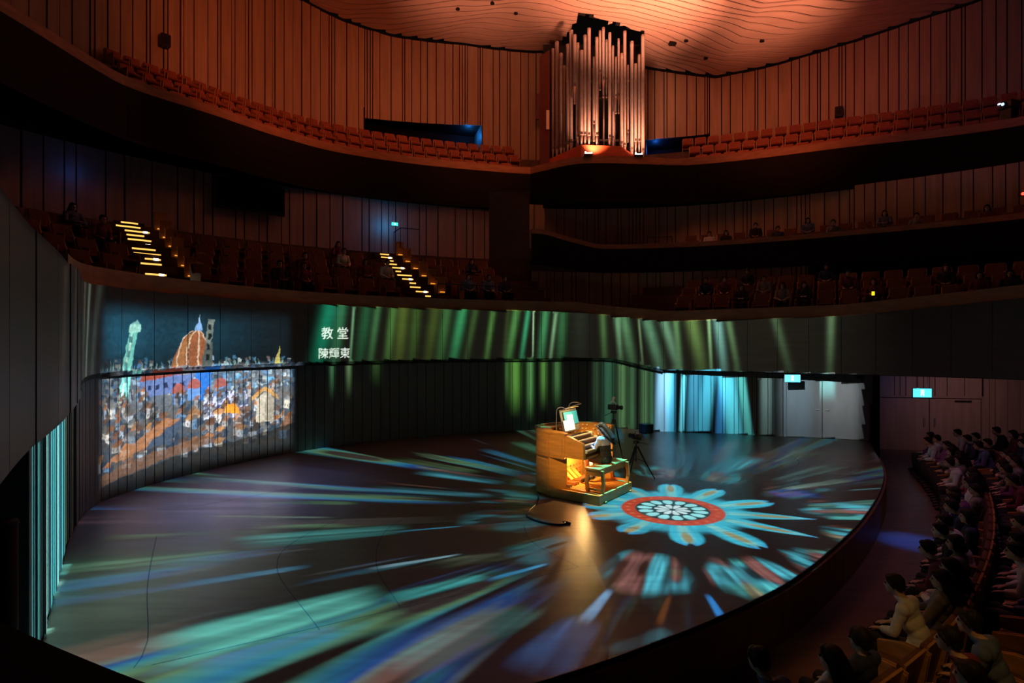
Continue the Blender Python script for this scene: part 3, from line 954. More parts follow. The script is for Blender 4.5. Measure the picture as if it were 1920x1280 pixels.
# --- slide 2: a painted townscape with a domed church and two towers, and two lines of writing
KS, S0, S1, Z0, Z1 = 150, 7.0, 17.2, 0.0, 4.8
CW, CH = int((S1 - S0) * KS), int((Z1 - Z0) * KS)
can = np.zeros((CH, CW, 3))
cs, cz = np.meshgrid(np.linspace(S0, S1, CW), np.linspace(Z0, Z1, CH))


def fill(pts, col, a=1.0):
    global can
    pts = np.array(pts, float)
    x0, x1 = max(0, int((pts[:, 0].min() - S0) * KS) - 1), min(CW, int((pts[:, 0].max() - S0) * KS) + 2)
    y0, y1 = max(0, int((pts[:, 1].min() - Z0) * KS) - 1), min(CH, int((pts[:, 1].max() - Z0) * KS) + 2)
    if x1 <= x0 or y1 <= y0:
        return
    X, Yy = cs[y0:y1, x0:x1], cz[y0:y1, x0:x1]
    m = np.zeros(X.shape, bool)
    for i in range(len(pts)):
        (ax, ay), (bx, by) = pts[i], pts[(i + 1) % len(pts)]
        if ay == by:
            continue
        m ^= ((ay > Yy) != (by > Yy)) & (X < (bx - ax) * (Yy - ay) / (by - ay) + ax)
    k = (m * a)[..., None]
    can[y0:y1, x0:x1] = can[y0:y1, x0:x1] * (1 - k) + k * lin(col)


can[:] = lin((9, 20, 26))
can += 0.75 * lin((25, 85, 115))[None, None] * np.exp(-(((cs - 8.9) / 0.9) ** 2 + ((cz - 3.6) / 0.7) ** 2))[..., None] * 1.0
can += 0.6 * lin((18, 60, 80))[None, None] * np.exp(-(((cs - 11.0) / 1.6) ** 2 + ((cz - 3.6) / 0.7) ** 2))[..., None] * 0.9
rp = random.Random(5)
town = smooth01(2.9, 2.7, cz)[..., None]
tn = vnoise(cs * 3, cz * 6, 51)[..., None]
can = can * (1 - town) + town * (lin((62, 84, 104)) * tn + lin((92, 92, 92)) * (1 - tn)) * (0.55 + 0.45 * smooth01(0.6, 2.4, cz)[..., None])
# far roofs
for k in range(520):
    s, z = rp.uniform(8.0, 14.35), rp.uniform(2.05, 2.98)
    w, h = rp.uniform(0.04, 0.16), rp.uniform(0.04, 0.13)
    b = rp.uniform(0.5, 1.15) * (0.7 if s < 9 else 1)
    c = rp.choice([(120, 150, 175), (85, 125, 165), (70, 130, 170), (150, 165, 170), (100, 85, 85), (45, 60, 75), (60, 105, 150)])
    fill([(s, z), (s + w, z + rp.uniform(-.02, .02)), (s + w * 0.9, z + h), (s - 0.01, z + h)], [min(255, x * b) for x in c], 0.85)
for k in range(60):
    s = rp.uniform(8.0, 14.3)
    fill([(s, 2.8), (s + 0.03, 2.8), (s + 0.015, rp.uniform(2.92, 3.06))], (110, 150, 150), 0.7)
# long nave with red roof
fill([(9.45, 2.10), (11.0, 2.22), (11.0, 2.62), (9.45, 2.55)], (75, 95, 140))
fill([(9.4, 2.50), (10.75, 2.62), (10.8, 2.78), (9.5, 2.68)], (115, 55, 45))
for k in range(6):
    fill([(9.65 + k * 0.24, 2.28), (9.76 + k * 0.24, 2.29), (9.76 + k * 0.24, 2.42), (9.65 + k * 0.24, 2.41)], (30, 40, 70))
# leaning white tower
fill([(8.72, 2.05), (9.02, 2.05), (9.44, 3.72), (9.2, 3.74)], (105, 190, 185))
fill([(8.80, 2.1), (8.86, 2.1), (9.29, 3.7), (9.25, 3.7)], (175, 225, 215))
fill([(9.14, 3.66), (9.50, 3.64), (9.52, 3.84), (9.2, 3.84)], (150, 215, 210))
fill([(9.22, 3.84), (9.5, 3.84), (9.42, 3.96)], (110, 170, 175))
for k in range(4):
    zc, sc_ = 2.5 + 0.3 * k, 8.97 + 0.075 * k
    fill([(sc_ - 0.04, zc), (sc_ + 0.05, zc), (sc_ + 0.07, zc + 0.17), (sc_ - 0.02, zc + 0.17)], (35, 95, 110), 0.8)
# dome
dome = [(10.42 + 0.0, 2.82), (10.48, 3.05), (10.62, 3.32), (10.82, 3.55), (11.05, 3.70), (11.2, 3.74), (11.35, 3.68), (11.52, 3.45), (11.62, 3.15), (11.64, 2.82)]
fill(dome, (132, 82, 55))
fill([(10.46, 2.85), (10.6, 3.2), (10.9, 3.6), (11.12, 3.72), (10.86, 3.25), (10.8, 2.85)], (150, 108, 68), 0.6)
for q in (-0.75, -0.25, 0.3, 0.8):
    b0 = 11.03 + q * 0.6
    pts = [(b0 + (11.2 - b0) * t * t, 2.85 + 0.88 * math.sin(t * PI / 2)) for t in np.linspace(0, 1, 8)]
    fill([(a - 0.022, z) for a, z in pts] + [(a + 0.022, z) for a, z in pts[::-1]], (190, 170, 150))
fill([(10.38, 2.62), (11.66, 2.62), (11.66, 2.86), (10.38, 2.84)], (120, 120, 130))
for k in range(7):
    fill([(10.46 + k * 0.17, 2.67), (10.54 + k * 0.17, 2.67), (10.54 + k * 0.17, 2.79), (10.46 + k * 0.17, 2.79)], (50, 50, 70))
fill([(11.1, 3.72), (11.34, 3.72), (11.28, 3.95), (11.18, 3.95)], (110, 150, 200))
fill([(11.19, 3.95), (11.27, 3.95), (11.235, 4.2)], (140, 175, 215))
# bell tower beside the dome
fill([(11.28, 2.75), (11.62, 2.75), (11.66, 3.45), (11.42, 3.45)], (72, 82, 82))
fill([(11.40, 3.4), (11.60, 3.4), (11.70, 4.05), (11.52, 4.06)], (95, 108, 105))
for k in range(4):
    fill([(11.42 + .03 * k, 2.95 + k * 0.27), (11.52 + .03 * k, 2.95 + k * 0.27), (11.53 + .03 * k, 3.12 + k * 0.27), (11.44 + .03 * k, 3.12 + k * 0.27)], (18, 26, 32))
# blue church front, small chapels
fill([(11.05, 1.9), (11.5, 1.9), (11.52, 2.72), (11.05, 2.70)], (35, 90, 165))
for (s, z) in ((10.55, 2.15), (11.0, 2.22), (11.8, 2.2)):
    pts = [(s + 0.2 * math.cos(t), z + 0.26 * math.sin(t)) for t in np.linspace(0, PI, 10)]
    fill(pts, (125, 72, 70))
    fill([(s - 0.18, z - 0.3), (s + 0.18, z - 0.3), (s + 0.18, z), (s - 0.18, z)], (80, 120, 175))
# crenellated white palace
fill([(11.3, 1.35), (12.65, 1.3), (12.65, 1.95), (11.3, 2.0)], (165, 175, 215))
for k in range(8):
    fill([(11.32 + k * 0.17, 1.95), (11.41 + k * 0.17, 1.95), (11.41 + k * 0.17, 2.06), (11.32 + k * 0.17, 2.06)], (165, 175, 215))
    fill([(11.4 + k * 0.16, 1.62), (11.45 + k * 0.16, 1.62), (11.45 + k * 0.16, 1.72), (11.4 + k * 0.16, 1.72)], (60, 70, 110))
# near houses: a lit wall, a shaded wall and a tiled roof each
hs = [(rp.uniform(7.9, 14.1), rp.uniform(0.5, 2.1)) for k in range(210)]
hs.sort(key=lambda p: -p[1])
for (s, z) in hs:
    w, h = (rp.uniform(0.16, 0.40) * (2.4 - z) / 1.5 + 0.06), rp.uniform(0.10, 0.26)
    b = rp.uniform(0.55, 1.1)
    wall = rp.choice([(160, 175, 190), (150, 152, 155), (115, 140, 160), (175, 175, 165), (85, 120, 155), (185, 185, 188), (130, 150, 170), (60, 80, 100)])
    roof = rp.choice([(140, 95, 62), (120, 84, 62), (96, 78, 68), (150, 112, 75), (88, 86, 84), (64, 60, 58), (105, 115, 122)])
    fill([(s, z), (s + w * 0.6, z - 0.03), (s + w * 0.6, z + h), (s, z + h)], [x * b for x in wall], 0.85)
    fill([(s + w * 0.6, z - 0.03), (s + w, z + 0.02), (s + w, z + h), (s + w * 0.6, z + h)], (35, 50, 68), 0.8)
    fill([(s - 0.04, z + h - 0.02), (s + w * 0.62, z + h - 0.04), (s + w * 0.8, z + h + 0.10), (s + 0.10, z + h + 0.12)], [x * b for x in roof], 0.85)
    for q in range(2):
        ws = s + 0.03 + q * w * 0.25
        fill([(ws, z + 0.04), (ws + 0.03, z + 0.04), (ws + 0.03, z + 0.10), (ws, z + 0.10)], (25, 35, 50), 0.7)
fill([(8.7, 0.72), (9.5, 0.9), (10.6, 1.5), (10.1, 1.52), (9.2, 1.05), (8.5, 0.85)], (140, 98, 68), 0.8)
fill([(9.5, 0.88), (10.3, 0.9), (10.75, 1.5), (10.6, 1.5)], (55, 70, 90))
fill([(12.95, 1.1), (13.55, 1.05), (13.6, 1.75), (13.3, 1.95), (12.95, 1.75)], (165, 162, 148), 0.85)
fill([(12.8, 1.72), (13.25, 1.97), (13.75, 1.72), (13.7, 1.85), (13.25, 2.1), (12.8, 1.85)], (160, 125, 72), 0.85)
fill([(13.25, 1.1), (13.55, 1.05), (13.6, 1.75), (13.3, 1.95)], (110, 108, 100), 0.7)
fill([(11.9, 1.5), (12.4, 1.4), (12.3, 1.68), (12.0, 1.72)], (200, 130, 45))
fill([(8.1, 0.28), (10.9, 0.62), (11.8, 0.75), (11.3, 0.92), (9.3, 0.72), (8.2, 0.5)], (96, 72, 56), 0.8)
fill([(7.9, 0.0), (14.5, 0.0), (14.5, 0.95), (13.0, 0.72), (10.6, 0.55), (8.2, 0.28)], (26, 26, 22), 0.75)
fill([(13.55, 2.68), (13.85, 2.70), (13.82, 3.32)], (165, 160, 95))
# brush marks and soft border of the picture
wu = 0.06 * (vnoise(cs * 5, cz * 5, 41) - 0.5) + 0.035 * (vnoise(cs * 17, cz * 17, 42) - 0.5)
wv_ = 0.06 * (vnoise(cs * 5 + 50, cz * 5, 43) - 0.5) + 0.035 * (vnoise(cs * 17 + 50, cz * 17, 44) - 0.5)
can = can[np.clip(((cz + wv_ - Z0) * KS).astype(int), 0, CH - 1), np.clip(((cs + wu - S0) * KS).astype(int), 0, CW - 1)]
bn = vnoise(cs * 42, cz * 30, 21) * 0.6 + vnoise(cs * 11, cz * 17, 22) * 0.4
can *= ((0.55 + 0.9 * bn) * (1 + 0.6 * smooth01(2.95, 2.75, cz)))[..., None]
city_edge = smooth01(8.05, 8.5, cs) * smooth01(14.35, 14.0, cs) * smooth01(0.02, 0.5, cz) * smooth01(4.45, 3.9, cz)
can *= city_edge[..., None] * 0.9
can[cs > 14.5] = 0


def write(body, s0, z0, size, spacing):
    """lay a line of lettering into the slide from font outlines"""
    c = bpy.data.curves.new('slide_lettering', 'FONT')
    c.body = body
    c.size = size
    c.space_character = spacing
    c.resolution_u = 3
    ob = bpy.data.objects.new('slide_lettering', c)
    COL.objects.link(ob)
    dg = bpy.context.evaluated_depsgraph_get()
    ev = ob.evaluated_get(dg)
    me = ev.to_mesh()
    me.calc_loop_triangles()
    V = [(v.co.x, v.co.y) for v in me.vertices]
    tris = [tuple(t.vertices) for t in me.loop_triangles]
    ev.to_mesh_clear()
    bpy.data.objects.remove(ob)
    bpy.data.curves.remove(c)
    for t in tris:
        fill([(s0 + V[i][0], z0 + V[i][1]) for i in t], (215, 235, 230))


write('\u6559 \u5802', 15.27, 3.56, 0.42, 1.0)
write('\u9673\u8f1d\u6771', 15.16, 2.93, 0.37, 1.03)

PJ = (20.4, 24.2, 13.37)
PT = (-8.0, 15.4, 2.4)
txp, typ = 0.27, 0.135
pw, ph = 1920, 960
ct = cast(PJ, PT, txp, typ, pw, ph)
ui = np.clip(((ct[..., 1] - S0) * KS).astype(int), 0, CW - 1)
vi = np.clip(((ct[..., 2] - Z0) * KS).astype(int), 0, CH - 1)
ok = (ct[..., 0] >= 0) & (ct[..., 1] > S0) & (ct[..., 1] < S1)
sl = can[vi, ui] * ok[..., None] * ct[..., 3:4] / 0.102
slide_spot('wall_picture_projector', PJ, PT, txp, typ, (sl * 1.0).astype(np.float32))


# --- slide 3: green and aqua pillars of light on the balcony front and stage wall
def pillars(sid, s, z):
    out = np.zeros(s.shape + (3,))
    zz = np.clip((z - 2.6) / 2.0, 0, 1)                        # 0 foot .. 1 top of the balcony front
    lean = (zz - 0.5)
    top = (sid == 1)
    low = (sid == 0)
    P = [(15.35, .30, (10, 130, 100), .9, .5), (15.85, .20, (45, 120, 85), .8, .3), (16.35, .05, (110, 170, 130), .8, .15), (16.75, .22, (25, 95, 60), .7, .3), (17.15, .14, (60, 120, 75), .7, .3),
         (17.75, .16, (70, 120, 60), .8, .25), (18.15, .24, (80, 105, 40), .7, .2), (18.65, .20, (60, 95, 40), .6, .2), (19.3, .22, (70, 95, 35), .5, .3), (19.75, .2, (55, 110, 60), .7, .3),
         (20.3, .20, (45, 140, 90), .85, .4), (20.8, .14, (60, 100, 50), .5, .4), (21.55, .12, (70, 120, 60), .8, .3), (22.2, .10, (60, 80, 40), .4, .2), (22.45, .16, (75, 140, 75), .8, .35),
         (22.95, .10, (50, 150, 105), .95, .3), (23.3, .03, (170, 225, 175), .9, .03), (23.7, .16, (60, 140, 90), .9, .2), (24.1, .08, (130, 185, 140), .7, .25), (24.45, .2, (45, 105, 65), .8, .1),
         (25.2, .4, (30, 42, 34), .6, 0), (26.15, .14, (65, 105, 60), .7, -.1), (26.75, .12, (90, 135, 100), .8, -.2), (27.1, .22, (85, 140, 100), .85, -.4), (27.65, .05, (130, 170, 130), .7, -.2),
         (28.1, .22, (90, 145, 115), .9, -.55), (28.75, .18, (100, 150, 120), .8, -.55), (29.05, .12, (85, 130, 85), .8, -.2), (29.7, .24, (95, 130, 70), .7, -.4), (30.2, .06, (130, 180, 130), .8, -.1),
         (30.55, .16, (110, 170, 160), .8, -.25), (30.95, .12, (90, 130, 90), .6, -.35), (32.55, .16, (60, 85, 60), .7, -.5), (34.1, .13, (75, 105, 75), .8, .05)]
    for (c, w, col, q, ln) in P:
        m = np.exp(-((s - c - ln * lean) / (w * 0.85)) ** 2) * q
        out += (m * top * 0.85 * (0.35 + 0.65 * np.clip(zz * 1.5, 0, 1)))[..., None] * lin(col)
    out += (top * smooth01(15, 16, s) * smooth01(36.5, 33, s))[..., None] * lin((17, 16, 12))
    out += (low * smooth01(15, 16, s) * smooth01(36.5, 33, s))[..., None] * lin((3, 3, 2))
    # tails on the lower panels
    for (c, w, col, q, z0) in ((15.6, .08, (60, 110, 75), .8, 1.9), (16.2, .09, (95, 130, 90), .7, 1.9), (17.2, .16, (60, 100, 50), .5, 2.2), (22.25, .08, (55, 95, 50), .7, 1.3), (22.6, .18, (75, 130, 55), .9, .9),
                               (23.2, .12, (70, 125, 70), .9, .7), (23.75, .12, (75, 125, 60), .8, 1.1), (24.3, .14, (60, 105, 60), .8, 1.1), (25.9, .12, (45, 70, 50), .6, .4), (26.4, .22, (40, 80, 60), .8, -.5),
                               (26.95, .14, (75, 115, 75), .8, -.5), (27.35, .14, (60, 100, 70), .8, -.5), (27.9, .16, (70, 110, 75), .8, -.5), (28.2, .08, (60, 110, 80), .6, -.5)):
        m = np.exp(-((s - c) / w) ** 2) * q * low * smooth01(z0 - 0.5, z0 + 1.0, z)
        out += m[..., None] * lin(col)
    for (c, w, col, q, ln) in ((28.62, .26, (130, 195, 235), 1.0, .1), (28.9, .16, (70, 185, 230), 1.0, 0), (29.35, .09, (100, 215, 245), 1.0, .1), (29.75, .22, (60, 150, 190), .85, .1), (30.2, .24, (70, 185, 220), .9, .25), (30.75, .16, (45, 130, 195), .8, .1),
                               (31.05, .3, (80, 200, 225), 1.0, -.3), (31.55, .14, (80, 185, 185), .8, -.3), (32.3, .2, (95, 125, 125), .6, 0), (33.3, .55, (84, 98, 104), .9, 0), (34.6, .75, (94, 98, 98), .9, 0)):
        m = np.exp(-((s - c - ln * (z / 2.4 - .5)) / w) ** 4) * q * low * (0.45 + 0.55 * smooth01(0.0, 1.9, z))
        out += m[..., None] * lin(col)
    m = low * smooth01(34.02, 34.06, s) * smooth01(34.62, 34.4, s) * smooth01(1.2, 2.0, z)
    out += m[..., None] * lin((80, 150, 145))
    return out


PG, TG = (2.0, 8.5, 6.6), (3.0, 22.0, 2.7)
txg, tyg = 1.25, 0.42
ct = cast(PG, TG, txg, tyg, 1200, 400)
sl = pillars(ct[..., 0], ct[..., 1], ct[..., 2]) * (ct[..., 0:1] >= 0) * ct[..., 3:4] / 0.102
slide_spot('wall_pillar_projector', PG, TG, txg, tyg, sl.astype(np.float32))


# --- slide 4: aqua ribs and grey streaks on the near left wall
def leftwall(sid, s, z):
    out = np.zeros(s.shape + (3,))
    low = (sid == 0)
    for (c, w, col, q) in ((.5, .10, (60, 130, 140), .6), (1.0, .07, (60, 160, 170), .7), (1.25, .06, (80, 190, 200), .9), (1.75, .10, (110, 210, 215), 1.0), (2.1, .12, (150, 228, 232), 1.0), (2.5, .09, (70, 180, 195), .9), (2.95, .12, (85, 190, 205), 1.0),
                           (3.35, .12, (120, 210, 220), 1.0), (3.8, .10, (60, 160, 185), .9), (4.2, .2, (75, 180, 200), 1.0), (4.65, .14, (70, 150, 150), .6), (5.3, .1, (45, 70, 50), .7), (5.9, .1, (40, 60, 40), .6)):
        out += (np.exp(-((s - c) / w) ** 2) * q * low)[..., None] * lin(col) * 1.9
    top = (sid == 1)
    for (c, w, col, q) in ((7.0, .14, (90, 105, 95), .8), (6.3, .22, (66, 70, 62), .7), (5.0, .2, (54, 52, 46), .6), (3.4, .16, (50, 46, 42), .6), (2.1, .2, (46, 42, 38), .6), (.8, .2, (42, 38, 36), .6), (-.4, .2, (42, 36, 34), .5), (7.8, .18, (50, 60, 55), .6)):
        out += (np.exp(-((s - c - 0.35 * (z - 3.7)) / w) ** 2) * q * top)[..., None] * lin(col)
    out += (top * smooth01(8.3, 7.5, s))[..., None] * lin((11, 9, 8))
    return out


PL, TL = (4.5, 13.5, 6.0), (-5.2, 8.0, 2.6)
ct = cast(PL, TL, 0.62, 0.36, 800, 440)
sl = leftwall(ct[..., 0], ct[..., 1], ct[..., 2]) * (ct[..., 0:1] >= 0) * ct[..., 3:4] / 0.102
slide_spot('left_wall_projector', PL, TL, 0.62, 0.36, sl.astype(np.float32))
# ------------------------------------------------------------------ pipe organ on the top gallery
organ = tag(empty('pipe_organ', (4.3, 29.6, 12.2)), 'tall cluster of metal organ pipes on a red base under the ceiling', 'organ')


def O(x, y, z):
    return (x - 4.3, y - 29.6, z - 12.2)


mb = MB()
mb.prism([O(*p, 0)[:2] for p in ((3.42, 28.95), (5.45, 29.05), (6.6, 29.2), (6.6, 30.2), (1.9, 30.3))], [0, 0, 0, 0, 0], [1.05, 1.02, 0.28, 0.28, 0.75])
base = bevel(mb.obj('base', 'organ_red', organ), 0.02)
for (xa, xb) in ((3.46, 4.1), (4.14, 4.78), (4.82, 5.4)):
    ya = 28.95 + (xa - 3.42) * 0.05 - 0.012
    MB().box(O((xa + xb) / 2, ya, 12.42), (xb - xa, 0.03, 0.36)).obj('base_panel', 'organ_red', base)
mb = MB()
mb.prism([O(*p, 0)[:2] for p in ((1.45, 30.3), (1.95, 30.2), (2.2, 31.4), (1.7, 31.6))], 0.2, [6.1, 6.4, 6.4, 6.1])
bevel(mb.obj('side_case', 'organ_side', organ), 0.02)
MB().box(O(1.85, 30.05, 14.9), (0.16, 0.06, 1.0)).obj('side_panel', 'ivory', organ)
MB().box(O(1.32, 30.15, 15.6), (0.14, 0.2, 1.3)).obj('side_louvre', 'organ_side', organ)
mb = MB()
mb.box(O(4.4, 31.6, 15.9), (5.4, 0.1, 7.3))
mb.obj('back_board', 'backing', organ)
for z, y0 in ((13.9, 30.25), (17.0, 30.3), (16.1, 30.3)):
    MB().box(O(4.4, y0, z), (4.6, 0.08, 0.1)).obj('rack_rail', 'pipe_dark', organ)
# columns: sideways position, foot height, top height, diameter (metres)
PIPES = [(36.8, 91.5, 299, 5.2), (44.3, 78.6, 299, 7.5), (52, 100.9, 296, 7), (57.9, 123, 296, 4.7), (64.2, 83.3, 290, 5.6), (71, 57.5, 287, 7.5), (77.3, 65.7, 182, 7), (83.2, 80.9, 278, 6),
         (90.2, 95, 273, 7), (97, 66.2, 273, 6.5), (104.5, 53.5, 274, 6.5), (113.7, 107, 252, 4.7), (119, 70.4, 274, 6), (125, 58, 156, 4.7), (131.2, 51.6, 170, 5.2), (137.3, 75, 170, 4.7),
         (143.2, 61.7, 278, 5.6), (149, 86.3, 280, 4.7), (154.7, 106.7, 200, 3.3), (159.8, 72.7, 200, 4.2), (165.7, 100.4, 290, 5.2), (171.5, 58.7, 293, 6), (177.4, 122, 268, 2.8), (184.7, 78, 301, 6.5),
         (191.7, 119.6, 285, 5.2), (198.3, 102.7, 285, 5.2), (205.5, 65.7, 303, 7)]
for i in range(17):
    PIPES.append((40 + i * 10.2, 110 + (i * 37) % 60, 285, 3.6))
for i, (px, yt, yb, wd) in enumerate(PIPES):
    back = i >= 27
    t = (px - 30) / 180
    Yp = (30.4 - 1.2 * min(1, (px - 30) / 58) if px < 88 else 29.25 + 0.35 * (px - 88) / 120) + (0.75 if back else 0.16 * (i % 2) - 0.03)
    kk = Yp / 1090
    x, z0, z1 = (px + 40) * kk, 3.45 + (640 - yb) * kk, 3.45 + (640 - yt) * kk
    r = wd / 2 * kk
    ft_ = min(0.5, 0.18 * (z1 - z0))
    short = yb < 260
    m = 'pipe_dark' if back else 'pipe_metal'
    mb = MB()
    n = 14
    mb.tube([O(x, Yp, z0 + ft_), O(x, Yp, z1 - 0.25), O(x, Yp, z1 - 0.24), O(x, Yp, z1)], [r, r, r * 1.06, r * 1.06], n)
    pipe = mb.obj('pipe', m, organ, True)
    mb = MB()
    mb.tube([O(x, Yp, z0 - (0.35 if short else 0.0)), O(x, Yp, z0 + ft_)], [r * 0.35, r], n)
    mb.obj('foot', m, pipe, True)
    if not back:
        MB().box(O(x, Yp - r * 0.95, z0 + ft_ + 0.1), (r * 1.2, r * 0.35, 0.12)).obj('mouth', 'pipe_dark', pipe)
        if short:
            MB().ball(O(x, Yp - 0.02, z0 - 0.33), 0.055, 8, 6).obj('foot_tip', 'pipe_metal', pipe)
for (x, y, lab) in ((3.75, 28.62, 'small bright flood lamp at the left foot of the red organ base'), (6.25, 28.75, 'small bright flood lamp at the right foot of the organ pipes')):
    fl = tag(empty('flood_lamp', (x, y, 12.58)), lab, 'lamp', 'flood lamps at the organ')
    bevel(MB().box((0, 0, 0.10), (0.42, 0.12, 0.12)).obj('housing', 'black_metal', fl), 0.01)
    MB().box((0, -0.063, 0.12), (0.36, 0.012, 0.05)).box((-0.14, -0.066, 0.17), (0.06, 0.012, 0.07)).box((0.16, -0.066, 0.15), (0.05, 0.012, 0.06)).obj('lens', 'lamp_white', fl)
    MB().box((-0.2, 0, 0.03), (0.03, 0.08, 0.06)).box((0.2, 0, 0.03), (0.03, 0.08, 0.06)).box((0, 0, 0.005), (0.44, 0.1, 0.012)).obj('bracket', 'black_metal', fl)

# ------------------------------------------------------------------ organ console on the stage
CA = math.radians(53.13)
CO = Vector((1.15, 12.77, 0))


def cw(x, y, z=0.0):
    return CO + Matrix.Rotation(CA, 3, 'Z') @ Vector((x, y, z))


con = tag(empty('organ_console', CO, CA), 'golden wooden organ console with four keyboards and rows of stop knobs on the stage', 'organ console')


def wallseg(name, a, b, z0, z1, t=0.05, material='console_wood', parent=None):
    a, b = Vector(a), Vector(b)
    d = (b - a)
    mbx = MB()
    c = (a + b) / 2
    ang_ = math.atan2(d.y, d.x)
    mbx.box((c.x, c.y, (z0 + z1) / 2), (d.length, t, z1 - z0), ang_)
    return bevel(mbx.obj(name, material, parent or con), 0.006)


shell = [(0.025, 0.0), (0.025, 0.4), (0.2, 0.85), (0.6, 1.08), (1.5, 1.08), (1.9, 0.85), (2.075, 0.4), (2.075, 0.05)]
for i in range(len(shell) - 1):
    a, b = Vector(shell[i]), Vector(shell[i + 1])
    p = wallseg('case_panel', a, b, 0.86 if i == 0 else 0.0, 1.38)
    if i == 0:
        wallseg('lower_panel', (0.15, 0.02), (0.03, 0.42), 0.0, 0.86, 0.04, 'console_wood', con)
    d = (b - a).normalized()
    nrm = Vector((-d.y, d.x))
    L = (b - a).length
    for (z0, z1) in (((0.06, 0.80), (0.92, 1.32)) if i else ((0.92, 1.32),)):
        q0, q1 = a + d * 0.06 + nrm * 0.03, b - d * 0.06 + nrm * 0.03
        fr = wallseg('raised_panel', q0, q1, z0, z1, 0.014, 'console_wood', p)
    if i:
        wallseg('moulding', a + nrm * 0.034, b + nrm * 0.034, 0.84, 0.875, 0.022, 'console_dark', p)
lid = [(0.0, -0.02), (0.0, 0.41), (0.18, 0.88), (0.59, 1.11), (1.51, 1.11), (1.92, 0.88), (2.1, 0.41), (2.1, 0.02), (1.98, 0.02), (1.86, 0.36), (1.62, 0.66), (1.35, 0.78), (0.62, 0.78), (0.34, 0.52), (0.28, 0.22), (0.12, -0.02)]
bevel(MB().prism(lid[::-1], 1.38, 1.42).obj('lid', 'console_wood', con), 0.008)
bevel(MB().extrude_yz([(0.0, 0.90), (0.0, 1.38), (-0.10, 1.37), (-0.44, 1.25), (-0.47, 1.2), (-0.48, 0.90)], 0.0, 0.10).obj('key_cheek', 'console_wood', con), 0.008)
bevel(MB().extrude_yz([(0.0, 0.90), (0.0, 1.38), (-0.12, 1.30), (-0.40, 1.06), (-0.42, 0.90)], 1.16, 1.24).obj('key_cheek', 'console_wood', con), 0.008)
bevel(MB().box((0.01, 0.27, 1.12), (0.02, 0.1, 0.38)).obj('cheek_inlay', 'console_wood', con), 0.004)
bevel(MB().box((0.76, -0.03, 0.905), (1.34, 0.85, 0.05)).obj('key_desk', 'console_dark', con), 0.006)
bevel(MB().box((1.86, -0.02, 1.12), (0.42, 0.05, 0.62)).obj('stop_jamb', 'console_wood', con), 0.008)
bevel(MB().box((2.04, -0.06, 0.70), (0.09, 0.18, 1.40)).obj('jamb_post', 'console_wood', con), 0.008)
MB().box((0.76, 0.42, 0.46), (1.42, 0.04, 0.92)).obj('knee_board', 'console_wood', con)
mb = MB()
for row in range(3):
    for k in range(9):
        mb.tube([(0.2 + 0.14 * k, 0.40, 0.32 + 0.1 * row), (0.2 + 0.14 * k, 0.36, 0.32 + 0.1 * row)], 0.018, 8)
mb.obj('toe_pistons', 'console_dark', con)['kind'] = 'stuff'
for k in range(3):
    MB().box((0.62 + 0.18 * k, 0.28, 0.36), (0.13, 0.03, 0.28), 0, 0, -0.9).obj('swell_pedal', 'console_wood', con)
for m in range(4):
    y0, z0 = -0.46 + 0.135 * m, 1.04 + 0.085 * m
    mk = empty('keyboard', (0, 0, 0))
    mk.parent = con
    bevel(MB().box((0.63, y0 + 0.08, z0 - 0.02), (1.02, 0.16, 0.05)).obj('key_slip', 'console_dark', mk), 0.004)
    mb, ms = MB(), MB()
    for k in range(36):
        x = 0.18 + 0.90 * (k + 0.5) / 36
        mb.box((x, y0 + 0.06, z0 + 0.02), (0.90 / 36 - 0.003, 0.14, 0.022))
        if k % 7 not in (2, 6):
            ms.box((x + 0.0125, y0 + 0.09, z0 + 0.037), (0.014, 0.085, 0.02))
    mb.obj('natural_keys', 'ivory', mk)['kind'] = 'stuff'
    ms.obj('sharp_keys', 'ebony', mk)['kind'] = 'stuff'
    for x in (0.135, 1.115):
        bevel(MB().box((x, y0 + 0.05, z0 + 0.02), (0.07, 0.17, 0.07)).obj('key_block', 'ivory', mk), 0.004)
for j in range(6):
    r0, z0 = 0.60 + 0.075 * j, 1.00 + 0.082 * j
    for (qa, qb) in ((-24, 88), (94, 104)):
        mb = MB()
        kn = MB()
        th_ = [math.radians(q) for q in np.linspace(qa, qb, 14)]
        cx, cy = 0.64, 0.04
        poly = [(cx + r0 * math.cos(q), cy + r0 * math.sin(q)) for q in th_] + [(cx + (r0 + 0.075) * math.cos(q), cy + (r0 + 0.075) * math.sin(q)) for q in th_[::-1]]
        mb.prism(poly, z0 - 0.07, z0 + 0.06)
        tr = mb.obj('stop_terrace', 'console_wood', con)
        nk = int((qb - qa) / 6.0)
        for k in range(nk):
            q = math.radians(qa + (k + 0.5) * (qb - qa) / nk)
            if k % 6 == 5:
                continue
            c0 = (cx + (r0 - 0.001) * math.cos(q), cy + (r0 - 0.001) * math.sin(q), z0 + 0.012)
            c1 = (cx + (r0 - 0.035) * math.cos(q), cy + (r0 - 0.035) * math.sin(q), z0 + 0.012)
            c2 = (cx + (r0 - 0.04) * math.cos(q), cy + (r0 - 0.04) * math.sin(q), z0 + 0.012)
            kn.tube([c0, c1], [0.009, 0.012], 6, 0)
            kn.tube([c1, c2], 0.021, 8, 1)
        kn.obj('stop_knobs', ['ebony', 'ivory'], tr)['kind'] = 'stuff'
desk = MB()
desk.box((0.82, 0.36, 1.60), (0.72, 0.012, 0.50), 0, 0, -0.25)
dk = desk.obj('music_desk', 'glass', con)
mb = MB()
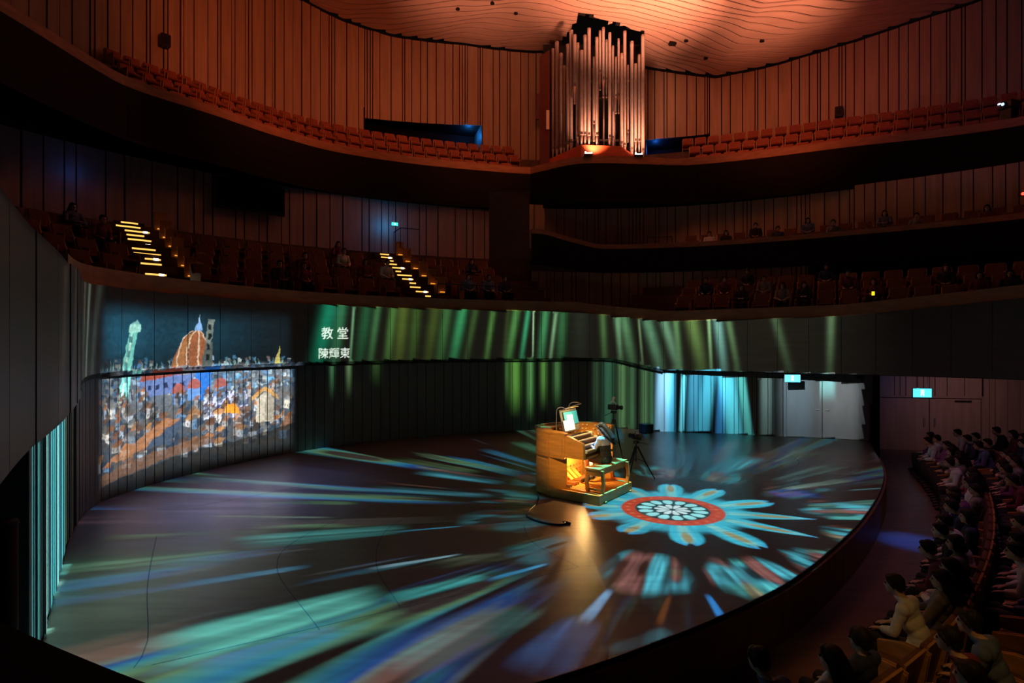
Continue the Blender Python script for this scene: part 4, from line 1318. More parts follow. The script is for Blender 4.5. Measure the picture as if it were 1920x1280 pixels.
for (x0, z0, x1, z1) in ((0.46, 1.36, 0.46, 1.86), (1.18, 1.36, 1.18, 1.86), (0.46, 1.86, 1.18, 1.86), (0.46, 1.36, 1.18, 1.36)):
    mb.tube([(x0, 0.36 + (z0 - 1.6) * 0.25, z0), (x1, 0.36 + (z1 - 1.6) * 0.25, z1)], 0.009, 6)
mb.obj('desk_frame', 'steel', dk)
mb = MB()
mb.box((0.82, 0.28, 1.385), (0.72, 0.08, 0.03))
mb.obj('desk_ledge', 'steel', dk)
lampt = MB()
p1 = [(0.30, 0.40, 1.42), (0.30, 0.40, 1.86)] + [(0.30 + 0.10 * (1 - math.cos(q)), 0.40 - 0.06 * (1 - math.cos(q)), 1.86 + 0.09 * math.sin(q)) for q in np.linspace(0.2, PI * 0.85, 8)]
lampt.tube(p1, 0.011, 8)
lampt.tube([(1.02, 0.52, 1.42), (1.02, 0.50, 1.92)] + [(1.02 + 0.11 * (1 - math.cos(q)), 0.50 - 0.10 * (1 - math.cos(q)), 1.92 + 0.08 * math.sin(q)) for q in np.linspace(0.2, PI * 0.8, 8)], 0.011, 8)
lamp = lampt.obj('lamp_arm', 'steel', con)
MB().tube([(0.47, 0.29, 1.90), (1.25, 0.31, 1.96)], 0.018, 8).obj('lamp_bar', 'steel', con)
MB().box((0.86, 0.295, 1.908), (0.5, 0.012, 0.004), 0.02, 0).obj('lamp_tube', 'led_warm', con)
# light from the console's own lamps
for (x, y, z, e, nm) in ((0.70, -0.12, 0.80, 150, 'console_pedal_lamp'), (0.72, 0.0, 1.86, 24, 'console_desk_lamp')):
    w_ = cw(x, y, z)
    add_light(nm, 'POINT', w_, e, (1.0, 0.60, 0.20), radius=0.05)

for (x, y, z, w_, h_, m, lab, nm) in ((0.86, 0.345, 1.66, 0.60, 0.30, 'glowing_blue_sheet', 'bright blue score cover standing on the glass music desk', 'score_cover'),
                                      (0.80, 0.315, 1.56, 0.26, 0.36, 'glowing_paper', 'large white page standing on the music desk', 'sheet_music'),
                                      (0.55, 0.29, 1.50, 0.17, 0.26, 'glowing_paper', 'small white page at the left of the music desk', 'sheet_music')):
    q = cw(x, y, z)
    o = empty(nm, q, CA)
    o.rotation_euler = (0, 0, CA)
    tag(o, lab, 'sheet music', 'pages on the music desk')
    bevel(MB().box((0, 0, 0), (w_, 0.006, h_), 0, 0, -0.25).obj('page', m, o), 0.002)
    MB().box((0, 0.005, 0), (w_ + 0.012, 0.004, h_ + 0.012), 0, 0, -0.25).obj('backing_card', 'black_plastic', o)

# pedalboard and bench
ped = tag(empty('pedalboard', CO, CA), 'pale wooden pedalboard in a frame under the organ console', 'pedalboard')
for (c, s_) in (((0.75, -0.86, 0.10), (1.56, 0.05, 0.20)), ((-0.01, -0.25, 0.10), (0.05, 1.2, 0.20)), ((1.51, -0.25, 0.10), (0.05, 1.2, 0.20)), ((0.75, 0.33, 0.10), (1.5, 0.05, 0.2)), ((0.75, -0.25, 0.02), (1.5, 1.15, 0.03))):
    bevel(MB().box(c, s_).obj('frame_board', 'console_wood', ped), 0.006)
for k in range(18):
    x = 0.06 + 1.38 * (k + 0.5) / 18
    fan = (x - 0.75) * 0.10
    MB().add([(x - .022, -.82, .14), (x + .022, -.82, .14), (x + .022 - fan, .28, .16), (x - .022 - fan, .28, .16), (x - .022, -.82, .20), (x + .022, -.82, .20), (x + .022 - fan, .28, .23), (x - .022 - fan, .28, .23)],
             [(0, 3, 2, 1), (4, 5, 6, 7), (0, 1, 5, 4), (1, 2, 6, 5), (2, 3, 7, 6), (3, 0, 4, 7)]).obj('natural_pedal', 'console_wood', ped)
    if k % 7 not in (2, 6) and k < 17:
        MB().box((x + 0.038, 0.08, 0.25), (0.024, 0.30, 0.06)).obj('sharp_pedal', 'console_dark', ped)

bench = tag(empty('organ_bench', cw(0.80, -0.62), CA), 'wooden organ bench straddling the pedalboard', 'bench')
bevel(MB().box((0, 0, 0.70), (1.34, 0.36, 0.045)).obj('seat', 'console_wood', bench), 0.01)
for sx in (-1, 1):
    x = sx * 0.60
    for y in (-0.27, 0.13):
        pts = [(y + 0.06, 0.0), (y + 0.13, 0.0), (y + 0.10, 0.22), (y + 0.07, 0.4), (y + 0.10, 0.68), (y + 0.03, 0.68), (y, 0.4), (y + 0.03, 0.22)] if y < 0 else [(y - 0.0, 0.0), (y + 0.07, 0.0), (y + 0.05, 0.22), (y + 0.08, 0.4), (y + 0.04, 0.68), (y - 0.03, 0.68), (y + 0.01, 0.4), (y - 0.02, 0.22)]
        bevel(MB().extrude_yz(pts, x - 0.03, x + 0.03).obj('leg', 'console_wood', bench), 0.004)
    bevel(MB().box((x, 0.0, 0.26), (0.04, 0.40, 0.05)).obj('stretcher', 'console_wood', bench), 0.004)
    bevel(MB().box((x, 0.0, 0.02), (0.08, 0.62, 0.04)).obj('foot_rail', 'console_wood', bench), 0.004)
    bevel(MB().box((x, 0.0, 0.61), (0.04, 0.30, 0.12)).obj('apron', 'console_wood', bench), 0.004)
bevel(MB().box((0, 0.14, 0.62), (1.2, 0.025, 0.11)).obj('rail', 'console_wood', bench), 0.004)
bevel(MB().box((0, -0.14, 0.62), (1.2, 0.025, 0.11)).obj('rail', 'console_wood', bench), 0.004)

# ------------------------------------------------------------------ people
def hand(mb, wrist, palm_dir, down, side, k=1.0, curl=0.5):
    """palm with four fingers of different length and a thumb leaving the side of the palm"""
    wv, f, dn = Vector(wrist), Vector(palm_dir).normalized(), Vector(down).normalized()
    lat = f.cross(dn).normalized() * side
    R = Matrix((lat, f, -dn)).transposed()
    mb.ball(wv + f * 0.045 * k, (0.040 * k, 0.052 * k, 0.018 * k), 10, 7, 0, R)
    for j, ln in enumerate((0.072, 0.082, 0.076, 0.06)):
        b0 = wv + f * 0.085 * k + lat * (0.030 - 0.020 * j) * k
        b1 = b0 + (f * math.cos(curl) + dn * math.sin(curl) * 0.6) * ln * 0.5 * k
        b2 = b1 + (f * math.cos(curl * 2) + dn * math.sin(curl * 2)) * ln * 0.5 * k
        mb.tube([b0 - f * 0.03 * k, b0, b1, b2], [0.010 * k, 0.010 * k, 0.009 * k, 0.0075 * k], 7)
    t0 = wv + f * 0.03 * k + lat * 0.032 * k
    mb.tube([t0 - lat * 0.015 * k, t0 + (lat * 0.6 + f * 0.5) * 0.035 * k, t0 + (lat * 0.5 + f * 1.3 + dn * 0.4) * 0.045 * k], [0.012 * k, 0.011 * k, 0.008 * k], 7)


def head_shape(mb, c, tilt):
    R = Matrix.Rotation(tilt, 3, 'X')
    P = lambda x, y, z: Vector(c) + R @ Vector((x, y, z))
    mb.ball(P(0, 0.012, 0.025), (0.076, 0.095, 0.092), 16, 11, 0, R)
    mb.ball(P(0, -0.025, -0.045), (0.058, 0.068, 0.070), 14, 9, 0, R)
    mb.tube([P(0, -0.085, 0.022), P(0, -0.112, -0.022), P(0, -0.085, -0.03)], [0.010, 0.017, 0.012], 8)
    mb.ball(P(0, -0.088, -0.058), (0.024, 0.012, 0.010), 8, 6, 0, R)
    mb.ball(P(0, -0.072, -0.095), (0.024, 0.018, 0.016), 8, 6, 0, R)
    for sx in (-1, 1):
        mb.ball(P(sx * 0.078, 0.015, -0.012), (0.010, 0.018, 0.030), 8, 6, 0, R)
    return P, R


def body_mesh(name, J, tilt, voxel, materials, zones):
    mb = MB()
    pel, wst, chs, nk, hd = [Vector(J[k]) for k in ('pelvis', 'waist', 'chest', 'neck', 'head')]
    for c, r in ((pel, (0.165, 0.125, 0.12)), ((pel + wst) / 2, (0.145, 0.105, 0.12)), (wst, (0.132, 0.098, 0.12)), ((wst + chs) / 2, (0.148, 0.105, 0.13)), (chs, (0.165, 0.112, 0.14)), (chs + Vector((0, 0.01, 0.09)), (0.150, 0.085, 0.075))):
        mb.ball(c, r, 18, 11)
    mb.tube([chs + Vector((0, 0.02, 0.1)), nk, hd + Vector((0, 0.02, -0.06))], [0.075, 0.052, 0.050], 12)
    for i, sx in enumerate((-1, 1)):
        A = [Vector((sx * p[0], p[1], p[2])) for p in (J['shoulder'], J['elbow'], J['wrist'])]
        mb.ball(A[0], 0.064, 12, 8)
        mb.tube([chs + Vector((sx * 0.10, 0.01, 0.07)), A[0]], [0.075, 0.062], 10)
        mb.tube([A[0], A[0].lerp(A[1], 0.5), A[1]], [0.056, 0.049, 0.040], 10)
        mb.ball(A[1], 0.041, 10, 7)
        mb.tube([A[1], A[1].lerp(A[2], 0.35), A[2]], [0.040, 0.039, 0.026], 10)
        pd = J.get('palm', (A[2] - A[1]).normalized())
        pd = Vector((sx * pd[0], pd[1], pd[2]))
        hand(mb, A[2], pd, J.get('palm_down', (0, 0, -1)), -sx, 1.0, J.get('curl', 0.45))
        Lg = [Vector((sx * p[0], p[1], p[2])) for p in (J['hip'], J['knee'], J['ankle'], J['toe'])]
        mb.tube([Lg[0], Lg[0].lerp(Lg[1], 0.5), Lg[1]], [0.090, 0.078, 0.058], 12)
        mb.ball(Lg[1], 0.059, 10, 8)
        mb.tube([Lg[1], Lg[1].lerp(Lg[2], 0.35), Lg[2]], [0.056, 0.055, 0.036], 10)
        heel = Lg[2] + (Lg[2] - Lg[3]).normalized() * 0.03 + Vector((0, 0, -0.035))
        mb.tube([heel, Lg[2] + Vector((0, 0, -0.03)), Lg[2].lerp(Lg[3], 0.6), Lg[3]], [0.034, 0.042, 0.036, 0.024], 10)
    P, R = head_shape(mb, hd, tilt)
    me = mb.mesh(name + '_raw', materials)
    ob = bpy.data.objects.new(name + '_raw', me)
    COL.objects.link(ob)
    rm = ob.modifiers.new('r', 'REMESH')
    rm.mode = 'VOXEL'
    rm.voxel_size = voxel
    sm = ob.modifiers.new('s', 'SMOOTH')
    sm.factor = 0.5
    sm.iterations = 3
    dg = bpy.context.evaluated_depsgraph_get()
    out = bpy.data.meshes.new_from_object(ob.evaluated_get(dg))
    out.name = name
    bpy.data.objects.remove(ob)
    out.materials.clear()
    for m in materials:
        out.materials.append(MATS[m])
    n = len(out.polygons)
    cen = np.empty(n * 3)
    out.polygons.foreach_get('center', cen)
    out.polygons.foreach_set('material_index', zones(cen.reshape(-1, 3)).astype(np.int32))
    out.polygons.foreach_set('use_smooth', [True] * n)
    zone = zones(cen.reshape(-1, 3)).astype(int)                             # cloth lies proud of the skin, with soft folds
    nv = len(out.vertices)
    skinv = np.zeros(nv, bool)
    lv = np.empty(len(out.loops), np.int32)
    out.loops.foreach_get('vertex_index', lv)
    lt = np.empty(n, np.int32)
    out.polygons.foreach_get('loop_total', lt)
    skinv[lv[np.repeat(zone == 0, lt)]] = True
    co, no = np.empty(nv * 3), np.empty(nv * 3)
    out.vertices.foreach_get('co', co)
    out.vertices.foreach_get('normal', no)
    co, no = co.reshape(-1, 3), no.reshape(-1, 3)
    folds = vnoise(co[:, 0] * 14 + co[:, 2] * 9 + 40, co[:, 1] * 16 + co[:, 2] * 13 + 40, 77)
    co = co + no * ((~skinv) * (0.009 + 0.014 * folds))[:, None]
    out.vertices.foreach_set('co', co.ravel())
    out.update()
    return out, P, R


def hair_mesh(name, P, R, style):
    mb = MB()
    mb.ball(P(0, 0.030, 0.040), (0.088, 0.098, 0.094), 18, 12, 0, R)
    mb.ball(P(0, -0.045, 0.082), (0.062, 0.046, 0.036), 12, 8, 0, R)
    for sx in (-1, 1):
        mb.tube([P(sx * 0.058, -0.055, 0.07), P(sx * 0.082, -0.01, 0.03), P(sx * 0.080, 0.03, -0.03)], [0.018, 0.022, 0.018], 8)
    if style == 'long':
        mb.tube([P(0, 0.075, 0.03), P(0.0, 0.115, -0.06), P(0.0, 0.15, -0.17), P(0.0, 0.19, -0.30), P(0.0, 0.20, -0.44)], [0.072, 0.080, 0.082, 0.072, 0.03], 12)
        for sx in (-1, 1):
            mb.tube([P(sx * 0.07, 0.03, 0.0), P(sx * 0.085, 0.07, -0.09), P(sx * 0.085, 0.12, -0.21), P(sx * 0.06, 0.17, -0.34)], [0.035, 0.042, 0.04, 0.02], 10)
    elif style == 'bob':
        mb.tube([P(0, 0.07, 0.0), P(0, 0.085, -0.07), P(0, 0.085, -0.12)], [0.085, 0.085, 0.06], 12)
        for sx in (-1, 1):
            mb.tube([P(sx * 0.075, 0.0, 0.02), P(sx * 0.086, 0.01, -0.06), P(sx * 0.08, 0.02, -0.11)], [0.026, 0.034, 0.02], 8)
    else:
        mb.ball(P(0, 0.07, -0.01), (0.074, 0.055, 0.07), 12, 8, 0, R)
    ob = bpy.data.objects.new('hair_raw', mb.mesh('hair_raw', 'hair'))
    COL.objects.link(ob)
    rm = ob.modifiers.new('r', 'REMESH')
    rm.mode = 'VOXEL'
    rm.voxel_size = 0.009
    sm = ob.modifiers.new('s', 'SMOOTH')
    sm.iterations = 4
    out = bpy.data.meshes.new_from_object(ob.evaluated_get(bpy.context.evaluated_depsgraph_get()))
    out.name = name
    bpy.data.objects.remove(ob)
    nv = len(out.vertices)
    co, no = np.empty(nv * 3), np.empty(nv * 3)
    out.vertices.foreach_get('co', co)
    out.vertices.foreach_get('normal', no)
    co, no = co.reshape(-1, 3), no.reshape(-1, 3)
    strands = vnoise(np.arctan2(co[:, 0], co[:, 1] + 0.2) * 24 + 90, co[:, 2] * 7 + 20, 78)
    out.vertices.foreach_set('co', (co + no * (0.010 * (strands - 0.5))[:, None]).ravel())
    out.polygons.foreach_set('use_smooth', [True] * len(out.polygons))
    out.materials.clear()
    out.materials.append(MATS['hair'])
    out.update()
    return out


def eyes_mesh(name, P):
    out = []
    for sx in (-1, 1):
        mb = MB()
        mb.ball(P(sx * 0.031, -0.078, 0.008), (0.013, 0.008, 0.008), 8, 6)
        mb.box(P(sx * 0.031, -0.081, 0.018), (0.032, 0.008, 0.014))
        out.append(mb.mesh(name, 'eye'))
    return out


# the organist
J = dict(pelvis=(0, 0, 0.83), waist=(0, -0.005, 0.98), chest=(0, -0.05, 1.19), neck=(0, -0.075, 1.36), head=(0, -0.13, 1.49), shoulder=(0.175, -0.055, 1.27), elbow=(0.215, -0.17, 1.05),
         wrist=(0.15, -0.38, 1.13), hip=(0.09, -0.02, 0.81), knee=(0.11, -0.43, 0.80), ankle=(0.11, -0.40, 0.36), toe=(0.12, -0.55, 0.27), palm=(-0.1, -1, -0.10), curl=0.5)


def z_org(c):
    x, y, z = np.abs(c[:, 0]), c[:, 1], c[:, 2]
    m = np.zeros(len(c))                                                    # skin
    torso = (x < 0.205) & (z < 1.33) & (y > -0.20) & (z > 0.68)
    m[torso] = 1                                                            # dress
    m[torso & (z > 1.13) & (z < 1.31)] = 2                                  # grey top
    m[(z > 1.13) & (z < 1.34) & (x >= 0.15) & (x < 0.26) & (y > -0.14)] = 2
    m[(z > 0.66) & (z < 0.93) & (y > -0.36) & (x < 0.24)] = 1                # skirt over the thighs
    m[(z < 0.37)] = 3                                                       # shoes
    return m


mat('shirt_pale', (0.50, 0.47, 0.50), 0.8)
mesh, P, R = body_mesh('organist_body', J, 0.38, 0.0068, ['skin', 'shirt_black', 'shirt_pale', 'black_plastic'], z_org)
pers = tag(empty('person', cw(0.80, -0.60), CA + PI), 'person with long dark hair in a black dress playing the organ console', 'person')
link('body', mesh, pers)
link('hair', hair_mesh('organist_hair', P, R, 'long'), pers)
for em_ in eyes_mesh('organist_eye', P):
    link('eye', em_, pers)
skirt = MB()
skirt.ball((0, -0.14, 0.815), (0.21, 0.27, 0.105), 20, 12)
skirt.obj('skirt', 'shirt_black', pers, True)

# seated listeners: two poses, several hair styles
VAR = []
for vi_, (lean, style, arms) in enumerate(((0.05, 'short', 'lap'), (0.0, 'bob', 'lap'), (-0.16, 'short', 'knees'), (0.06, 'long', 'cross'))):
    J = dict(pelvis=(0, 0, 0.53), waist=(0, 0.02 + lean * 0.2, 0.68), chest=(0, 0.03 + lean, 0.89), neck=(0, 0.02 + lean * 1.4, 1.06), head=(0, -0.02 + lean * 1.6, 1.19),
             shoulder=(0.185, 0.03 + lean, 0.97), elbow=(0.245, -0.03 + lean * 0.6, 0.72), wrist=(0.10, -0.23, 0.645), hip=(0.09, -0.02, 0.51), knee=(0.12, -0.45, 0.52), ankle=(0.12, -0.42, 0.09), toe=(0.14, -0.58, 0.045),
             palm=(-0.5, -1, -0.05), curl=0.4)
    if arms == 'knees':
        J.update(elbow=(0.24, -0.20, 0.70), wrist=(0.13, -0.38, 0.645), palm=(-0.2, -1, -0.2))
    if arms == 'cross':
        J.update(elbow=(0.25, -0.06, 0.73), wrist=(0.06, -0.20, 0.74), palm=(-1, -0.2, 0.0))

    def z_lis(c, J=J):
        x, y, z = np.abs(c[:, 0]), c[:, 1], c[:, 2]
        m = np.ones(len(c))
        m[z > J['neck'][2] + 0.012] = 0
        w = J['wrist']
        m[np.sqrt((x - w[0]) ** 2 + (y - w[1]) ** 2 + (z - w[2]) ** 2) < 0.035] = 0
        hd_ = (np.sqrt((x - abs(w[0]) + 0.03) ** 2 + (y - w[1] + 0.08) ** 2 + (z - w[2] + 0.01) ** 2) < 0.10) & (z > w[2] - 0.045)
        m[hd_] = 0
        m[(m == 1) & (z < 0.60) & ((y < -0.10) | (z < 0.46))] = 2
        m[z < 0.10] = 3
        return m

    mesh, P, R = body_mesh('listener_body', J, 0.10, 0.0125, ['skin', 'shirt_grey', 'trousers', 'black_plastic'], z_lis)
    VAR.append((mesh, hair_mesh('listener_hair', P, R, style), eyes_mesh('listener_eyes', P), style))

ORD = ['first', 'second', 'third', 'fourth', 'fifth', 'sixth', 'seventh', 'eighth', 'ninth', 'tenth', 'eleventh', 'twelfth', 'thirteenth', 'fourteenth', 'fifteenth', 'sixteenth', 'seventeenth', 'eighteenth', 'nineteenth', 'twentieth']
ORD += ['twenty-' + o for o in ORD[:9]] + ['thirtieth'] + ['thirty-' + o for o in ORD[:9]]
rq = random.Random(3)
HAIRW = {'short': 'short dark hair', 'bob': 'a dark bob', 'long': 'long dark hair'}


def listener(loc, rz, shirt, v, label, group):
    me, hr, ey, style = VAR[v]
    p = empty('person', loc, rz)
    tag(p, label.format(shirt=shirt, hair=HAIRW[style]), 'person', group)
    b = link('body', me, p)
    b.material_slots[1].link = 'OBJECT'
    b.material_slots[1].material = MATS['shirt_' + shirt]
    link('hair', hr, p)
    for em_ in ey:
        link('eye', em_, p)
    return p


# ------------------------------------------------------------------ theatre seats
def make_seat(fabric, width=0.58):
    root = empty('theatre_seat')
    b = MB()
    b.extrude_yz([(0.10, 0.40), (0.16, 0.38), (0.30, 0.92), (0.24, 0.95)], -width / 2 + 0.035, width / 2 - 0.035)
    back = bevel(b.obj('backrest', fabric, root), 0.015, 1)
    s = MB()
    s.extrude_yz([(-0.36, 0.40), (-0.38, 0.44), (-0.34, 0.47), (0.14, 0.44), (0.14, 0.36), (-0.32, 0.36)], -width / 2 + 0.04, width / 2 - 0.04)
    bevel(s.obj('cushion', fabric, root), 0.015, 1)
    bk = MB()
    bk.extrude_yz([(0.165, 0.30), (0.185, 0.30), (0.33, 0.94), (0.305, 0.95)], -width / 2 + 0.02, width / 2 - 0.02)
    bk.obj('back_shell', 'seat_wood', root)
    for sx in (-1, 1):
        p = MB()
        p.extrude_yz([(-0.34, 0.0), (-0.38, 0.58), (-0.10, 0.64), (0.16, 0.62), (0.30, 0.90), (0.35, 0.88), (0.22, 0.0)], sx * (width / 2 - 0.015) - 0.015, sx * (width / 2 - 0.015) + 0.015)
        p.obj('side_panel', 'seat_wood', root)
    return root


proto = {}


def seat(kind, loc, rz, label, group):
    if kind not in proto:
        proto[kind] = make_seat(kind)
        o = proto[kind]
    else:
        o = copy_tree(proto[kind])
    o.location = loc
    o.rotation_euler = (0, 0, rz)
    tag(o, label, 'seat', group)
    return o


def in_frame(p, z, m=0.03):
    return p[1] > 3 and abs(p[0] / p[1]) < 0.88 + m and abs((z - 3.45) / p[1]) < 0.587 + m


# stalls round the stage
for r in range(4):
    pl = FP.offset(1.66 + 0.95 * r)
    z = -0.75 + (0.14 * r if r else 0.0)
    n = 0
    s = 1.0
    rowname = ['front', 'second', 'third', 'fourth'][r]
    while s < pl.len - 9.0:
        p = pl.at(s)
        s += 0.60
        if not in_frame(p, z + 0.9, 0.05) or p[1] > 20.2:
            continue
        rz = pl.ang(s - 0.60)
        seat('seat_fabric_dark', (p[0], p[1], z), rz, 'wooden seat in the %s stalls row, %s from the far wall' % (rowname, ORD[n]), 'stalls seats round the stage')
        is_empty = (r == 0 and (n in (9,) or 6.05 < p[1] < 6.75)) or (r == 1 and (n in (5, 11, 15) or 6.0 < p[1] < 7.0)) or (r == 2 and n % 5 == 3)
        if not is_empty:
            sh = rq.choice(['white', 'grey', 'black', 'purple', 'maroon', 'blue', 'navy', 'white', 'grey'])
            v = rq.randrange(4)
            w_ = pl.at(s - 0.60, -0.02)
            listener((w_[0], w_[1], z), rz + rq.uniform(-0.12, 0.12), sh, v, 'listener with {hair} and {shirt} top, %s seat of the %s stalls row' % (ORD[n], rowname), 'listeners in the stalls')
        n += 1
for r in range(1, 4):                                               # low steps under the rear stalls rows
    pl = FP.offset(1.66 + 0.95 * r)
    mb = MB()
    slab(mb, pl, 0, pl.len, -0.76, -0.75 + 0.14 * r, -0.5, 0.52, 0.5)
    tag(mb.obj('floor_stalls_step', 'hall_floor'), 'low step under the %s stalls row' % ['', 'second', 'third', 'fourth'][r], 'floor', kind='structure')


def fill_rows(plan, rows, s0, s1, pitch, kind, where, group, people, skip, pgroup, zoff=0.0, shirts=('black', 'grey', 'blue', 'white', 'maroon', 'navy')):
    for r, (d, z) in enumerate(rows):
        pl = plan.offset(d + 0.48)
        sc_ = pl.len / plan.len
        s, n = s0 * sc_, 0
        while s < s1 * sc_:
            p = pl.at(s)
            rz = pl.ang(s)
            s += pitch
            if not in_frame(p, z + 0.6) or skip(p):
                continue
            seat(kind, (p[0], p[1], z), rz, 'seat %s, row %s, %s from left' % (where, ORD[r], ORD[min(n, 38)]), group)
            if (r, n) in people:
                listener((p[0], p[1], z), rz, rq.choice(shirts), rq.randrange(4), 'listener in {shirt} top %s, row %s, %s from left' % (where, ORD[r], ORD[min(n, 38)]), pgroup)
            n += 1


STAIRS = [((-10.4, 17.3, 5.30), (-13.45, 20.45, 7.65)), ((-3.3, 22.5, 5.24), (-5.9, 26.5, 7.46))]


def near_stair(p, w=0.95):
    for a, b in STAIRS:
        a, b = np.array(a[:2]), np.array(b[:2])
        t = np.clip(np.dot(p - a, b - a) / np.dot(b - a, b - a), -0.3, 1.2)
        if np.linalg.norm(p - a - t * (b - a)) < w:
            return True
    return False


pl_people = {(0, 7), (0, 8), (0, 13), (0, 14), (0, 15), (1, 12), (1, 13), (1, 18), (0, 19), (0, 20), (2, 3), (2, 10), (1, 9), (3, 2), (2, 15), (0, 24), (0, 25), (0, 26), (3, 11)}
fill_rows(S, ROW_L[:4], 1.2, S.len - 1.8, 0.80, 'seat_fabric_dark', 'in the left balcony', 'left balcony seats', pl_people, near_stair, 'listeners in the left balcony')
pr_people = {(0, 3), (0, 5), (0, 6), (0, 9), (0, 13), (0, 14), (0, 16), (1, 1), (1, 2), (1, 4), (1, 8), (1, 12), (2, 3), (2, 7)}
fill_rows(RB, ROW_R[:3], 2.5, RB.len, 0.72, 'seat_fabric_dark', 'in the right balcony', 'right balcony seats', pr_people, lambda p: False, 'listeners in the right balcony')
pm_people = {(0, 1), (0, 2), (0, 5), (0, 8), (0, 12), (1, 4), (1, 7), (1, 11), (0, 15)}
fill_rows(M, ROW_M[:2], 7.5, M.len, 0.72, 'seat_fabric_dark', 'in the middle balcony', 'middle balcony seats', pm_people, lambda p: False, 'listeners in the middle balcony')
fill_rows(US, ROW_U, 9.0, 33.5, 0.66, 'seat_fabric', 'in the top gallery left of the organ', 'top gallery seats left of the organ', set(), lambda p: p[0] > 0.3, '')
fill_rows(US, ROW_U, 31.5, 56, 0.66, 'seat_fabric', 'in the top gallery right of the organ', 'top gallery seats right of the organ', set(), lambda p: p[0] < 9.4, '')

# ------------------------------------------------------------------ lit aisle stairs of the left balcony
for si, (a, b) in enumerate(STAIRS):
    a, b = Vector(a), Vector(b)
    n = 12 if si == 0 else 11
    d = (b - a)
    rz = math.atan2(d.y, d.x) - PI / 2
    st_ = tag(empty('aisle_stair', a, rz), ['long aisle stair with glowing amber step edges at far left', 'shorter aisle stair with glowing amber step edges below the exit sign'][si], 'stairs', 'lit aisle stairs', 'structure')
    st_['kind'] = 'structure'
    run, rise = math.hypot(d.x, d.y) / n, d.z / n
    wd = 0.80 if si == 0 else 0.66
    for k in range(n + 1):
        step_ = MB().box((0, k * run + run / 2, k * rise - 0.45), (wd + 0.1, run + 0.02, 0.9)).obj('step', 'tier', st_)
        if not (si == 1 and k in (2, 5, 8)) or True:
            lw = wd * rq.uniform(0.62, 0.98) * (0.55 if (k == 0 or (si == 1 and k % 3 == 0)) else 1.0)
            ox = rq.uniform(-0.12, 0.12)
            MB().box((ox, k * run - 0.012, k * rise - 0.035), (lw, 0.014, 0.05)).obj('light_strip', 'led_warm', step_)
            if k % 3 == 1:
                MB().box((ox + lw / 2 - 0.13, k * run - 0.016, k * rise - 0.032), (0.14, 0.014, 0.06)).obj('light_hotspot', 'lamp_white', step_)
    for k in range(0, n, 2):
        q = a + d * ((k + 0.6) / n)
        lat = Vector((math.cos(rz), math.sin(rz), 0))
        q = q + lat * (wd / 2 + 0.42)
        e = tag(empty('row_end_panel', q, rz), 'wooden row end panel beside the %s, %s from the bottom' % (['far left aisle stair', 'aisle stair below the exit sign'][si], ORD[k // 2]), 'panel', 'row end panels beside the stairs')
        hgt = 0.62
        bevel(MB().box((0, 0, hgt / 2), (0.36, 0.05, hgt)).obj('board', 'seat_wood', e), 0.01)
        MB().box((0, 0, hgt + 0.015), (0.40, 0.09, 0.03)).obj('cap', 'seat_wood', e)
        MB().box((0.05, -0.03, hgt * 0.62), (0.05, 0.012, 0.05)).obj('number_plate', 'steel', e)
        MB().box((0, -0.10, 0.05), (0.20, 0.03, 0.03)).obj('aisle_light', 'aisle_amber', e)

# ------------------------------------------------------------------ exit signs
def exit_sign(loc, rz, w, face, label, drop=0.16):
    e = tag(empty('exit_sign', loc, rz), label, 'exit sign', 'lit exit signs')
    h = w * 0.5
    bevel(MB().box((0, 0.03, 0), (w + 0.03, 0.05, h + 0.03)).obj('housing', 'black_plastic', e), 0.006)
    f = MB().box((0, 0.0, 0), (w, 0.012, h)).obj('face', face, e)
    g = MB()
    k = h
    g.box((0.16 * k, -0.008, 0.0), (0.05 * k, 0.004, 0.72 * k)).box((-0.16 * k, -0.008, 0.0), (0.05 * k, 0.004, 0.72 * k)).box((0, -0.008, 0.34 * k), (0.36 * k, 0.004, 0.05 * k))
    g.ball((0.0, -0.008, 0.20 * k), (0.07 * k, 0.004, 0.07 * k), 8, 6)
    for (p0, p1, r) in (((0.0, 0.14), (-0.03, -0.06), 0.05), ((-0.03, -0.06), (0.08, -0.16), 0.035), ((0.08, -0.16), (0.05, -0.3), 0.03), ((-0.03, -0.06), (-0.06, -0.2), 0.035), ((-0.06, -0.2), (-0.14, -0.26), 0.03), ((0.0, 0.1), (0.11, 0.02), 0.025), ((0, 0.1), (-0.11, 0.06), 0.025)):
        g.tube([(p0[0] * k, -0.008, p0[1] * k), (p1[0] * k, -0.008, p1[1] * k)], r * k * 0.6, 6)
    g.obj('pictogram', 'exit_white', f)
    MB().tube([(-w * 0.3, 0.03, h / 2), (-w * 0.3, 0.03, h / 2 + drop)], 0.008, 6).tube([(w * 0.3, 0.03, h / 2), (w * 0.3, 0.03, h / 2 + drop)], 0.008, 6).obj('hanger', 'black_metal', e)
    return e


